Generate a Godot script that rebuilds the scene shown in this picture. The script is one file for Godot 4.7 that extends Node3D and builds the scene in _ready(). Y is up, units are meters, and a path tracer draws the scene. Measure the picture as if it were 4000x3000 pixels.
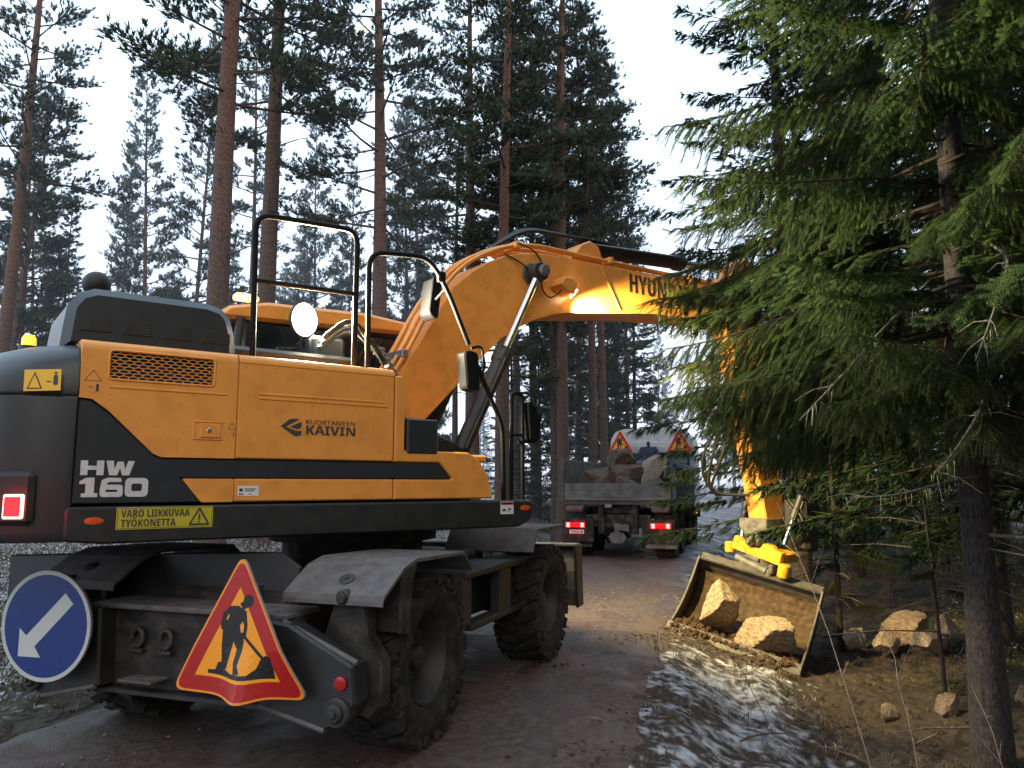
extends Node3D
# A forest road works scene: wheeled excavator, dump truck, spruces and pines at dusk. y up, metres, camera looks along -z.

class G:
	# collects triangles with explicit normals (winding fixed to agree with them)
	var v := PackedVector3Array()
	var n := PackedVector3Array()
	var c := PackedColorArray()
	var u := PackedVector2Array()
	var col := Color(1, 1, 1)
	var use_c := false
	var use_u := false
	var x := Transform3D()

	func t3(a: Vector3, b: Vector3, d: Vector3, na: Vector3, nb: Vector3, nd: Vector3) -> void:
		a = x * a
		b = x * b
		d = x * d
		na = (x.basis * na).normalized()
		nb = (x.basis * nb).normalized()
		nd = (x.basis * nd).normalized()
		if (b - a).cross(d - a).dot(na + nb + nd) > 0.0:
			v.append(a); v.append(d); v.append(b)
			n.append(na); n.append(nd); n.append(nb)
		else:
			v.append(a); v.append(b); v.append(d)
			n.append(na); n.append(nb); n.append(nd)
		if use_c:
			c.append(col); c.append(col); c.append(col)

	func raw(a: Vector3, b: Vector3, d: Vector3) -> void:
		# fast path for foliage: no transform, the normal follows the winding
		var nn := (d - a).cross(b - a).normalized()
		v.append(a); v.append(b); v.append(d)
		n.append(nn); n.append(nn); n.append(nn)
		if use_c:
			c.append(col); c.append(col); c.append(col)

	func flat(a: Vector3, b: Vector3, d: Vector3, hint: Vector3) -> void:
		var k := (b - a).cross(d - a)
		if k.length_squared() < 1e-16:
			return
		k = k.normalized()
		if k.dot(hint) < 0.0:
			k = -k
		t3(a, b, d, k, k, k)

	func face(pts: Array, hint: Vector3) -> void:
		for i in range(1, pts.size() - 1):
			flat(pts[0], pts[i], pts[i + 1], hint)

	func box(ctr: Vector3, size: Vector3, bev := 0.008) -> void:
		var h := size * 0.5
		bev = min(bev, min(h.x, min(h.y, h.z)) * 0.45)
		var e := h - Vector3(bev, bev, bev)
		for ax in 3:
			var a1 := (ax + 1) % 3
			var a2 := (ax + 2) % 3
			for s in [-1.0, 1.0]:
				var q := []
				for k in [[-1, -1], [1, -1], [1, 1], [-1, 1]]:
					var p := Vector3()
					p[ax] = s * h[ax]
					p[a1] = k[0] * e[a1]
					p[a2] = k[1] * e[a2]
					q.append(ctr + p)
				var hn := Vector3()
				hn[ax] = s
				face(q, hn)
		if bev <= 0.0:
			return
		for ax in 3:
			var a1 := (ax + 1) % 3
			var a2 := (ax + 2) % 3
			for s1 in [-1.0, 1.0]:
				for s2 in [-1.0, 1.0]:
					var q := []
					for k in [[-1, 0], [1, 0], [1, 1], [-1, 1]]:
						var p := Vector3()
						p[ax] = k[0] * e[ax]
						p[a1] = s1 * (h[a1] if k[1] == 0 else e[a1])
						p[a2] = s2 * (e[a2] if k[1] == 0 else h[a2])
						q.append(ctr + p)
					var hn := Vector3()
					hn[a1] = s1
					hn[a2] = s2
					face(q, hn)
		for sx in [-1.0, 1.0]:
			for sy in [-1.0, 1.0]:
				for sz in [-1.0, 1.0]:
					flat(ctr + Vector3(sx * h.x, sy * e.y, sz * e.z), ctr + Vector3(sx * e.x, sy * h.y, sz * e.z), ctr + Vector3(sx * e.x, sy * e.y, sz * h.z), Vector3(sx, sy, sz))

	func prism(poly: PackedVector2Array, z0: float, z1: float, bev := 0.006) -> void:
		# polygon in local x,y extruded along z; both rims chamfered
		var m := poly.size()
		var area := 0.0
		for i in m:
			area += poly[i].cross(poly[(i + 1) % m])
		if area < 0.0:
			poly = poly.duplicate()
			poly.reverse()
		var en := PackedVector2Array()
		for i in m:
			var d := (poly[(i + 1) % m] - poly[i]).normalized()
			en.append(Vector2(d.y, -d.x))
		var inn := PackedVector2Array()
		for i in m:
			var a := en[(i + m - 1) % m]
			var b := en[i]
			var mt := (a + b)
			var L: float = max(mt.length_squared(), 0.2)
			inn.append(poly[i] - mt * (2.0 * bev / L))
		var idx := Geometry2D.triangulate_polygon(inn)
		if idx.is_empty():
			inn = poly
			idx = Geometry2D.triangulate_polygon(inn)
		for k in range(0, idx.size(), 3):
			for zz in [[z0, -1.0], [z1, 1.0]]:
				flat(Vector3(inn[idx[k]].x, inn[idx[k]].y, zz[0]), Vector3(inn[idx[k + 1]].x, inn[idx[k + 1]].y, zz[0]), Vector3(inn[idx[k + 2]].x, inn[idx[k + 2]].y, zz[0]), Vector3(0, 0, zz[1]))
		for i in m:
			var j := (i + 1) % m
			var na := en[i]
			var nb := en[i]
			var pv := en[(i + m - 1) % m]
			var nx := en[j]
			if pv.dot(en[i]) > 0.8:
				na = (pv + en[i]).normalized()
			if nx.dot(en[i]) > 0.8:
				nb = (nx + en[i]).normalized()
			var A := Vector3(na.x, na.y, 0)
			var B := Vector3(nb.x, nb.y, 0)
			var p0 := Vector3(poly[i].x, poly[i].y, z0 + bev)
			var p1 := Vector3(poly[j].x, poly[j].y, z0 + bev)
			var p2 := Vector3(poly[j].x, poly[j].y, z1 - bev)
			var p3 := Vector3(poly[i].x, poly[i].y, z1 - bev)
			t3(p0, p1, p2, A, B, B)
			t3(p0, p2, p3, A, B, A)
			if bev > 0.0:
				var q0 := Vector3(inn[i].x, inn[i].y, z0)
				var q1 := Vector3(inn[j].x, inn[j].y, z0)
				var q2 := Vector3(inn[j].x, inn[j].y, z1)
				var q3 := Vector3(inn[i].x, inn[i].y, z1)
				var dn := Vector3(0, 0, -0.8)
				var up := Vector3(0, 0, 0.8)
				t3(p0, p1, q1, A + dn, B + dn, B + dn)
				t3(p0, q1, q0, A + dn, B + dn, A + dn)
				t3(p3, p2, q2, A + up, B + up, B + up)
				t3(p3, q2, q3, A + up, B + up, A + up)

	func tube(pts: Array, r, seg := 8, caps := true) -> void:
		var m := pts.size()
		var ring := []
		var nor := []
		var prev := Vector3()
		for i in m:
			var d: Vector3 = (pts[min(i + 1, m - 1)] - pts[max(i - 1, 0)]).normalized()
			if i == 0:
				prev = d.cross(Vector3.UP if absf(d.y) < 0.9 else Vector3.RIGHT).normalized()
			prev = (prev - d * prev.dot(d)).normalized()
			var b := d.cross(prev)
			var rr: float = r[i] if r is Array else r
			var a := []
			var an := []
			for k in seg:
				var t := TAU * k / seg
				var o := prev * cos(t) + b * sin(t)
				a.append(pts[i] + o * rr)
				an.append(o)
			ring.append(a)
			nor.append(an)
		for i in m - 1:
			for k in seg:
				var l := (k + 1) % seg
				t3(ring[i][k], ring[i][l], ring[i + 1][l], nor[i][k], nor[i][l], nor[i + 1][l])
				t3(ring[i][k], ring[i + 1][l], ring[i + 1][k], nor[i][k], nor[i + 1][l], nor[i + 1][k])
		if caps:
			face(ring[0], pts[0] - pts[1])
			face(ring[m - 1], pts[m - 1] - pts[m - 2])

	func lathe(prof: Array, seg := 24, smooth_cos := 0.75) -> void:
		# prof: Vector2(axial along local z, radius)
		var m := prof.size()
		var sn := []
		for i in m - 1:
			var d: Vector2 = (prof[i + 1] - prof[i]).normalized()
			sn.append(Vector2(-d.y, d.x))  # (axial, radial)
		for i in m - 1:
			var na: Vector2 = sn[i]
			var nb: Vector2 = sn[i]
			if i > 0 and sn[i - 1].dot(sn[i]) > smooth_cos:
				na = (sn[i - 1] + sn[i]).normalized()
			if i < m - 2 and sn[i + 1].dot(sn[i]) > smooth_cos:
				nb = (sn[i + 1] + sn[i]).normalized()
			for k in seg:
				var t0 := TAU * k / seg
				var t1 := TAU * (k + 1) / seg
				var c0 := Vector3(cos(t0), sin(t0), 0)
				var c1 := Vector3(cos(t1), sin(t1), 0)
				var a: Vector3 = c0 * prof[i].y + Vector3(0, 0, prof[i].x)
				var b: Vector3 = c1 * prof[i].y + Vector3(0, 0, prof[i].x)
				var d: Vector3 = c1 * prof[i + 1].y + Vector3(0, 0, prof[i + 1].x)
				var e: Vector3 = c0 * prof[i + 1].y + Vector3(0, 0, prof[i + 1].x)
				var A0 := c0 * na.y + Vector3(0, 0, na.x)
				var A1 := c1 * na.y + Vector3(0, 0, na.x)
				var B0 := c0 * nb.y + Vector3(0, 0, nb.x)
				var B1 := c1 * nb.y + Vector3(0, 0, nb.x)
				if prof[i].y > 1e-6:
					t3(a, b, d, A0, A1, B1)
				if prof[i + 1].y > 1e-6:
					t3(a, d, e, A0, B1, B0)

	func cyl(p: Vector3, q: Vector3, r: float, seg := 16, bev := 0.006) -> void:
		var d := (q - p).normalized()
		var L := p.distance_to(q)
		bev = min(bev, min(r, L) * 0.4)
		var keep := x
		x = x * Transform3D(basis_z(d), p)
		lathe([Vector2(0, 0), Vector2(0, r - bev), Vector2(bev, r), Vector2(L - bev, r), Vector2(L, r - bev), Vector2(L, 0)], seg, 0.9)
		x = keep

	static func basis_z(d: Vector3) -> Basis:
		var a := d.cross(Vector3.UP if absf(d.y) < 0.95 else Vector3.RIGHT).normalized()
		return Basis(a, d.cross(a), d)

	func sheet(a: Vector3, b: Vector3, d: Vector3, e: Vector3, hint: Vector3) -> void:
		face([a, b, d, e], hint)

	func mesh() -> ArrayMesh:
		var arr := []
		arr.resize(Mesh.ARRAY_MAX)
		arr[Mesh.ARRAY_VERTEX] = v
		arr[Mesh.ARRAY_NORMAL] = n
		if use_c:
			arr[Mesh.ARRAY_COLOR] = c
		if use_u:
			arr[Mesh.ARRAY_TEX_UV] = u
		var me := ArrayMesh.new()
		me.add_surface_from_arrays(Mesh.PRIMITIVE_TRIANGLES, arr)
		return me

var used := {}
var mats := {}
var rng := RandomNumberGenerator.new()
var nz := FastNoiseLite.new()

func numbered(parent: Node, called: String) -> String:
	var key := str(parent.get_instance_id()) + called
	var k: int = used.get(key, 0)
	used[key] = k + 1
	return called if k == 0 else "%s_%03d" % [called, k]

func part(called: String, shape, m: Material, parent: Node = self, xf := Transform3D()) -> MeshInstance3D:
	var o := MeshInstance3D.new()
	o.name = numbered(parent, called)
	o.mesh = shape.mesh() if shape is G else shape
	if m != null:
		o.material_override = m
	o.transform = xf
	parent.add_child(o, true)
	return o

func tag(o: Node, label: String, category: String, group := "", kind := "") -> Node:
	if label: o.set_meta("label", label)
	if category: o.set_meta("category", category)
	if group: o.set_meta("group", group)
	if kind: o.set_meta("kind", kind)
	return o

func thing(called: String, label: String, category: String, xf := Transform3D(), group := "") -> Node3D:
	var o := Node3D.new()
	o.name = numbered(self, called)
	o.transform = xf
	add_child(o, true)
	tag(o, label, category, group)
	return o

func copy_of(o: Node, called: String, xf: Transform3D) -> Node3D:
	var r: Node3D = o.duplicate()
	r.name = numbered(self, called)
	add_child(r, true)
	r.transform = xf
	return r

func V(x: float, y: float, z: float) -> Vector3:
	return Vector3(x, y, z)

func poly(a: Array) -> PackedVector2Array:
	var p := PackedVector2Array()
	for i in range(0, a.size(), 2):
		p.append(Vector2(a[i], a[i + 1]))
	return p

func round_poly(p: PackedVector2Array, rad: float, steps := 4) -> PackedVector2Array:
	var out := PackedVector2Array()
	var m := p.size()
	for i in m:
		var a := p[(i + m - 1) % m]
		var b := p[i]
		var c := p[(i + 1) % m]
		var r: float = min(rad, min(a.distance_to(b), b.distance_to(c)) * 0.45)
		var s := b + (a - b).normalized() * r
		var e := b + (c - b).normalized() * r
		for k in steps + 1:
			var t := float(k) / steps
			out.append(s.lerp(b, t).lerp(b.lerp(e, t), t))
	return out

func bend(pts: Array, rad: float, steps := 5) -> Array:
	var out := [pts[0]]
	for i in range(1, pts.size() - 1):
		var a: Vector3 = pts[i - 1]
		var b: Vector3 = pts[i]
		var c: Vector3 = pts[i + 1]
		var r: float = min(rad, min(a.distance_to(b), b.distance_to(c)) * 0.48)
		var s := b + (a - b).normalized() * r
		var e := b + (c - b).normalized() * r
		for k in steps + 1:
			var t := float(k) / steps
			out.append(s.lerp(b, t).lerp(b.lerp(e, t), t))
	out.append(pts[pts.size() - 1])
	return out

func curve(pts: Array, per := 6) -> Array:
	# Catmull-Rom through the points
	var out := []
	var m := pts.size()
	for i in m - 1:
		for k in per:
			out.append((pts[i] as Vector3).cubic_interpolate(pts[i + 1], pts[max(i - 1, 0)], pts[min(i + 2, m - 1)], float(k) / per))
	out.append(pts[m - 1])
	return out

func noise_image(size: int, freq: float, seed_: int, oct := 4, kind := FastNoiseLite.TYPE_SIMPLEX_SMOOTH) -> Image:
	var f := FastNoiseLite.new()
	f.seed = seed_
	f.noise_type = kind
	f.frequency = freq
	f.fractal_octaves = oct
	return f.get_seamless_image(size, size)

func ramp_texture(im: Image, stops: Array, specks := 0) -> ImageTexture:
	# grey noise mapped through colour stops [[t, Color] ...] (sRGB)
	var g := Gradient.new()
	var offs := PackedFloat32Array()
	var cols := PackedColorArray()
	for s in stops:
		offs.append(s[0])
		cols.append(s[1])
	g.offsets = offs
	g.colors = cols
	var lut := []
	for i in 256:
		lut.append(g.sample(i / 255.0))
	var w := im.get_width()
	im.convert(Image.FORMAT_L8)
	var src := im.get_data()
	var out := PackedByteArray()
	out.resize(src.size() * 3)
	for i in src.size():
		var q: Color = lut[src[i]]
		out[i * 3] = q.r8
		out[i * 3 + 1] = q.g8
		out[i * 3 + 2] = q.b8
	var res := Image.create_from_data(w, im.get_height(), false, Image.FORMAT_RGB8, out)
	var r := RandomNumberGenerator.new()
	r.seed = 12 + specks
	for k in specks:   # dried mud flecks, small chips and wiping streaks
		var c: Color = [Color(0.55, 0.48, 0.42), Color(0.42, 0.36, 0.32), Color(0.72, 0.68, 0.64)][r.randi() % 3]
		var x := r.randi() % (w - 8)
		var y := r.randi() % (w - 30)
		if k % 9 == 0:
			for i in 6 + r.randi() % 20:
				res.set_pixel(x + (i / 9), y + i, Color(0.84, 0.81, 0.78))
		else:
			res.fill_rect(Rect2i(x, y, 1 + r.randi() % 2, 1 + r.randi() % 2), c)
	return ImageTexture.create_from_image(res)

func gray(t: float) -> Color:
	return Color(t, t, t)

func mat(key: String, r: float, g: float, b: float, rough := 0.6, metal := 0.0, tex: Texture2D = null, tscale := 1.0, bump: Texture2D = null, bump_amt := 0.5) -> StandardMaterial3D:
	if mats.has(key):
		return mats[key]
	var m := StandardMaterial3D.new()
	m.resource_name = key
	m.albedo_color = Color(r, g, b).linear_to_srgb()
	m.roughness = rough
	m.metallic = metal
	if tex != null or bump != null:
		m.uv1_triplanar = true
		m.uv1_scale = Vector3.ONE * tscale
		if tex != null:
			m.albedo_texture = tex
		if bump != null:
			m.normal_enabled = true
			m.normal_texture = bump
			m.normal_scale = bump_amt
	mats[key] = m
	return m

func glow(key: String, r: float, g: float, b: float, power: float) -> StandardMaterial3D:
	var m := StandardMaterial3D.new()
	m.resource_name = key
	m.albedo_color = Color(r, g, b).linear_to_srgb()
	m.emission_enabled = true
	m.emission = Color(r, g, b).linear_to_srgb()
	m.emission_energy_multiplier = power
	m.roughness = 0.3
	mats[key] = m
	return m

func lettering(called: String, words: String, height: float, m: Material, parent: Node, xf: Transform3D, bold := 700, width := -1.0, depth := 0.003, left := true) -> MeshInstance3D:
	var f := SystemFont.new()
	f.font_names = PackedStringArray(["Droid Sans"])
	f.font_weight = bold
	var t := TextMesh.new()
	t.font = f
	t.text = words
	t.font_size = 64
	t.pixel_size = height / 46.0
	t.depth = depth
	t.curve_step = 2.0
	t.horizontal_alignment = HORIZONTAL_ALIGNMENT_LEFT if left else HORIZONTAL_ALIGNMENT_CENTER
	if width > 0.0:
		var w: float = t.get_aabb().size.x
		if w > 0.001:
			xf = xf * Transform3D(Basis().scaled(Vector3(width / w, 1, 1)), Vector3())
	return part(called, t, m, parent, xf)

# upper-carriage local frame: x forward, y up, z to the machine's right. Flat things on its right side face +z.

const EX := Vector3(-1.39, 0, -6.91)   # excavator slew centre on the ground
var U2W := Transform3D()               # upper carriage frame to world
var N2U := Transform3D()               # undercarriage frame to upper frame

func _ready() -> void:
	rng.seed = 20231
	nz.seed = 7
	nz.frequency = 1.0
	# --- camera
	var cam := Camera3D.new()
	cam.name = "camera"
	cam.fov = 52.8
	cam.near = 0.05
	cam.far = 600.0
	cam.position = Vector3(0, 1.7, 0)
	cam.rotation_degrees = Vector3(7.35, 0, 0)
	add_child(cam)
	cam.current = true
	# --- overcast dusk sky and the soft light of the brightest part of the clouds
	var sm := ProceduralSkyMaterial.new()
	sm.sky_top_color = Color(0.80, 0.91, 1.0)
	sm.sky_horizon_color = Color(0.91, 0.93, 0.99)
	sm.sky_curve = 0.25
	sm.sky_energy_multiplier = 1.38
	sm.ground_bottom_color = Color(0.12, 0.11, 0.10)
	sm.ground_horizon_color = Color(0.30, 0.30, 0.30)
	var sky := Sky.new()
	sky.sky_material = sm
	var env := Environment.new()
	env.background_mode = Environment.BG_SKY
	env.sky = sky
	env.background_energy_multiplier = 1.0
	env.tonemap_mode = Environment.TONE_MAPPER_LINEAR
	env.tonemap_exposure = 1.25
	env.sdfgi_enabled = true
	env.ssao_enabled = true
	env.ssil_enabled = true
	env.volumetric_fog_enabled = true
	env.volumetric_fog_density = 0.0
	var we := WorldEnvironment.new()
	we.name = "world_environment"
	we.environment = env
	add_child(we)
	var sun := DirectionalLight3D.new()
	sun.name = "cloud_light"
	sun.light_energy = 0.34
	sun.light_color = Color(1.0, 0.98, 0.95)
	sun.light_angular_distance = 50.0
	sun.shadow_enabled = true
	add_child(sun)
	sun.look_at_from_position(Vector3(4, 10, 14), Vector3(0, 0, 0))
	# --- build
	U2W = Transform3D(Basis(Vector3.UP, deg_to_rad(37.0)), EX)
	N2U = Transform3D(Basis(Vector3.UP, deg_to_rad(33.0)), Basis(Vector3.UP, deg_to_rad(33.0)) * Vector3(0, 0, 0.1))
	make_materials()
	make_ground()
	make_forest()
	make_mist()
	make_excavator()
	make_truck()
	make_signs()
	make_rocks()
	make_details()

func make_mist() -> void:
	# thin evening mist standing between the trees of the forest behind
	var m := FogMaterial.new()
	m.density = 0.006
	m.albedo = Color(0.93, 0.96, 1.0)
	for q in [[Vector3(170, 30, 78), Vector3(0, 13.5, -60.6)], [Vector3(60, 30, 9.5), Vector3(-31.5, 13.5, -16.8)]]:
		var f := FogVolume.new()
		f.name = numbered(self, "forest_mist")
		f.size = q[0]
		f.position = q[1]
		f.material = m
		tag(f, "", "", "", "stuff")
		add_child(f)

var paint_tex: ImageTexture
var grime_tex: ImageTexture
var soil_tex: ImageTexture
var road_tex: ImageTexture
var rough_tex: ImageTexture
var rock_tex: ImageTexture
var bark_tex: ImageTexture
var bump_fine: ImageTexture
var bump_mid: ImageTexture
var bump_grit: ImageTexture
var mud_tex: ImageTexture

func normal_tex(size: int, freq: float, s: int, amt: float) -> ImageTexture:
	var im := noise_image(size, freq, s, 5)
	im.bump_map_to_normal_map(amt)
	return ImageTexture.create_from_image(im)

func make_materials() -> void:
	bump_grit = normal_tex(1024, 0.16, 72, 8.0)
	mud_tex = ramp_texture(noise_image(512, 0.011, 15, 7), [[0.25, gray(0.42)], [0.5, gray(0.52)], [0.58, Color(0.70, 0.67, 0.64)], [0.70, Color(0.90, 0.87, 0.83)], [0.9, Color(1, 0.98, 0.95)]], 300)
	paint_tex = ramp_texture(noise_image(512, 0.012, 3, 5), [[0.0, gray(0.91)], [0.35, gray(0.96)], [0.6, gray(1.0)], [1.0, gray(0.97)]], 160)
	grime_tex = ramp_texture(noise_image(512, 0.007, 11, 6), [[0.1, Color(0.72, 0.70, 0.68)], [0.45, gray(0.86)], [0.62, gray(0.95)], [0.85, Color(1, 0.98, 0.95)]])
	soil_tex = ramp_texture(noise_image(512, 0.03, 21, 6), [[0.2, Color(0.58, 0.53, 0.49)], [0.5, Color(0.78, 0.74, 0.70)], [0.8, Color(1, 0.97, 0.93)]])
	road_tex = ramp_texture(noise_image(1024, 0.02, 31, 6), [[0.25, Color(0.70, 0.67, 0.66)], [0.5, Color(0.84, 0.82, 0.80)], [0.7, Color(0.95, 0.93, 0.92)], [0.9, Color(1, 1, 1)]])
	rough_tex = ramp_texture(noise_image(512, 0.004, 41, 5), [[0.3, gray(0.45)], [0.6, gray(1.0)]])
	rock_tex = ramp_texture(noise_image(1024, 0.006, 51, 7), [[0.15, Color(0.50, 0.42, 0.36)], [0.36, Color(0.78, 0.71, 0.64)], [0.6, Color(0.90, 0.85, 0.79)], [0.85, Color(1, 0.97, 0.92)]])
	bark_tex = ramp_texture(noise_image(512, 0.03, 61, 5), [[0.25, Color(0.55, 0.50, 0.47)], [0.5, Color(0.80, 0.76, 0.73)], [0.75, Color(1, 1, 1)]])
	bump_fine = normal_tex(512, 0.05, 71, 6.0)
	bump_mid = normal_tex(512, 0.015, 81, 10.0)
	mat("orange", 0.82, 0.325, 0.060, 0.40, 0.0, paint_tex, 0.6)
	mat("yellow", 0.82, 0.42, 0.02, 0.45, 0.0, grime_tex, 2.0)
	mat("black_panel", 0.020, 0.023, 0.027, 0.42, 0.0, paint_tex, 0.8)
	mat("black_steel", 0.022, 0.022, 0.023, 0.5, 0.0, grime_tex, 1.5)
	mat("rail", 0.009, 0.009, 0.010, 0.6).metallic_specular = 0.25
	mat("hose", 0.012, 0.012, 0.012, 0.55)
	mat("chassis", 0.060, 0.051, 0.044, 0.75, 0.0, mud_tex, 0.9, bump_mid, 0.3)
	mat("dusty", 0.135, 0.122, 0.122, 0.8, 0.0, grime_tex, 2.2, bump_mid, 0.3)
	mat("rubber", 0.042, 0.037, 0.033, 0.88, 0.0, mud_tex, 1.3, bump_fine, 0.4)
	mat("rim", 0.034, 0.032, 0.031, 0.6, 0.0, grime_tex, 2.0)
	mat("chrome", 0.75, 0.75, 0.76, 0.16, 1.0)
	mat("steel", 0.30, 0.28, 0.26, 0.5, 0.6, grime_tex, 2.0)
	mat("worn_steel", 0.17, 0.16, 0.14, 0.55, 0.2, grime_tex, 1.6, bump_mid, 0.4)
	mat("bucket_inside", 0.13, 0.085, 0.048, 0.85, 0.0, soil_tex, 0.7, bump_mid, 0.7)
	mat("mud", 0.095, 0.056, 0.031, 0.95, 0.0, soil_tex, 2.0, bump_mid, 1.0)
	mat("dark_print", 0.045, 0.04, 0.045, 0.6)
	mat("black_print", 0.012, 0.012, 0.012, 0.6)
	mat("white_print", 0.60, 0.60, 0.62, 0.5, 0.0, paint_tex, 2.0)
	mat("white_sticker", 0.7, 0.7, 0.7, 0.5)
	mat("yellow_plate", 0.52, 0.43, 0.03, 0.5, 0.0, paint_tex, 2.0)
	mat("yellow_decal", 0.80, 0.45, 0.03, 0.5)
	mat("reflector", 0.62, 0.09, 0.015, 0.25)
	mat("red_lens", 0.35, 0.01, 0.01, 0.2)
	mat("glass_dark", 0.012, 0.014, 0.016, 0.08)
	mat("truck_white", 0.72, 0.73, 0.74, 0.4, 0.0, paint_tex, 0.5)
	mat("truck_blue", 0.02, 0.045, 0.11, 0.5, 0.0, grime_tex, 1.0)
	mat("truck_side", 0.05, 0.075, 0.11, 0.55, 0.0, grime_tex, 0.8)
	mat("truck_grey", 0.15, 0.14, 0.135, 0.65, 0.0, grime_tex, 0.9)
	mat("truck_dirty", 0.080, 0.068, 0.060, 0.85, 0.0, mud_tex, 0.8)
	mat("bed_inside", 0.13, 0.115, 0.11, 0.8, 0.0, grime_tex, 0.6)
	mat("sign_back", 0.42, 0.42, 0.42, 0.4, 0.5)
	mat("loader_yellow", 0.75, 0.48, 0.03, 0.4)
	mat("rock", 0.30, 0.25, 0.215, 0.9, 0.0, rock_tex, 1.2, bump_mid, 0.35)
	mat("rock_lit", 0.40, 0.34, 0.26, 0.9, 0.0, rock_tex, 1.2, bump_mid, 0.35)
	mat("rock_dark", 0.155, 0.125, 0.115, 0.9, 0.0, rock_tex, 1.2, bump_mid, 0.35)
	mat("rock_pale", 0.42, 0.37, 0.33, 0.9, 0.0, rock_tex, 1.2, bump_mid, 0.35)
	mat("snow", 0.78, 0.80, 0.84, 0.8, 0.0, soil_tex, 3.0)
	mat("stick", 0.10, 0.075, 0.055, 0.9)
	mat("pale_stick", 0.24, 0.20, 0.16, 0.9)
	mat("dead_wood", 0.16, 0.145, 0.125, 0.95, 0.0, bark_tex, 2.0)
	mat("lichen", 0.16, 0.18, 0.10, 0.95)
	var road := mat("road", 0.116, 0.088, 0.076, 0.72, 0.0, road_tex, 0.5, bump_grit, 0.55)
	road.uv1_world_triplanar = true
	road.roughness_texture = rough_tex
	var soil := mat("soil", 0.085, 0.062, 0.045, 0.95, 0.0, soil_tex, 0.6, bump_mid, 0.9)
	soil.uv1_world_triplanar = true
	var bark := mat("bark", 1, 1, 1, 0.92, 0.0, bark_tex, 1.4, bump_fine, 0.6)
	bark.uv1_scale = Vector3(2.4, 0.7, 2.4)
	bark.vertex_color_use_as_albedo = true
	var needle := mat("pine_needle", 1, 1, 1, 0.7)
	needle.metallic_specular = 0.3
	needle.vertex_color_use_as_albedo = true
	needle.cull_mode = BaseMaterial3D.CULL_DISABLED
	var sp := mat("spruce_needle", 1, 1, 1, 0.7)
	sp.metallic_specular = 0.25
	sp.vertex_color_use_as_albedo = true
	sp.cull_mode = BaseMaterial3D.CULL_DISABLED
	sp.backlight_enabled = true
	sp.backlight = Color(0.3, 0.4, 0.15)
	var gc := mat("ground_cover", 1, 1, 1, 0.9)
	gc.vertex_color_use_as_albedo = true
	gc.cull_mode = BaseMaterial3D.CULL_DISABLED
	glow("work_lamp", 1.0, 0.97, 0.90, 14.0)
	glow("boom_lamp", 1.0, 0.90, 0.66, 10.0)
	glow("front_lamp", 1.0, 0.90, 0.66, 10.0)
	glow("tail_glow", 1.0, 0.02, 0.03, 1.6)
	glow("tail_core", 1.0, 0.45, 0.35, 3.0)
	glow("beacon_glow", 1.0, 0.36, 0.03, 2.2)
	glow("beacon_core", 1.0, 0.60, 0.22, 2.6)

# ---------------------------------------------------------------- ground
func road_right(z: float) -> float:
	var t := [[8.0, -2.9], [0.0, -0.72], [-5.4, 0.69], [-8.4, 1.42], [-11.5, 2.2], [-17.3, 3.95], [-24.0, 6.1], [-34.0, 9.6], [-48.0, 15.5], [-90.0, 40.0], [-200.0, 150.0]]
	if z >= t[0][0]:
		return t[0][1]
	for i in t.size() - 1:
		if z > t[i + 1][0]:
			var f: float = (t[i][0] - z) / (t[i][0] - t[i + 1][0])
			return lerpf(t[i][1], t[i + 1][1], f)
	return t[t.size() - 1][1]

func prof(s: float, tab: Array) -> float:
	if s <= tab[0][0]:
		return tab[0][1]
	for i in tab.size() - 1:
		if s < tab[i + 1][0]:
			var f: float = (s - tab[i][0]) / (tab[i + 1][0] - tab[i][0])
			return lerpf(tab[i][1], tab[i + 1][1], f * f * (3.0 - 2.0 * f))
	return tab[tab.size() - 1][1]

func ground_y(x: float, z: float) -> float:
	var s := x - road_right(z)
	var rough := nz.get_noise_2d(x * 0.5, z * 0.5) * 0.12 + nz.get_noise_2d(x * 1.7, z * 1.7) * 0.05 + nz.get_noise_2d(x * 5.0, z * 5.0) * 0.02
	if s > -2.05:
		var h := prof(s, [[-0.5, -0.07], [-0.1, -0.015], [0.3, -0.06], [1.0, -0.28], [1.9, -0.52], [2.6, -0.52], [4.0, -0.25], [8.0, 0.1], [30.0, 0.8]])
		return h + rough * clampf(s * 0.9 + 0.1, 0.0, 1.0)
	var q := -4.1 - s
	var g := prof(q, [[-0.5, -0.07], [-0.1, -0.015], [0.5, 0.0], [1.4, -0.15], [3.0, 0.15], [8.0, 0.35], [40.0, 1.0]])
	return g + rough * clampf(q * 0.9 + 0.1, 0.0, 1.0)

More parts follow.
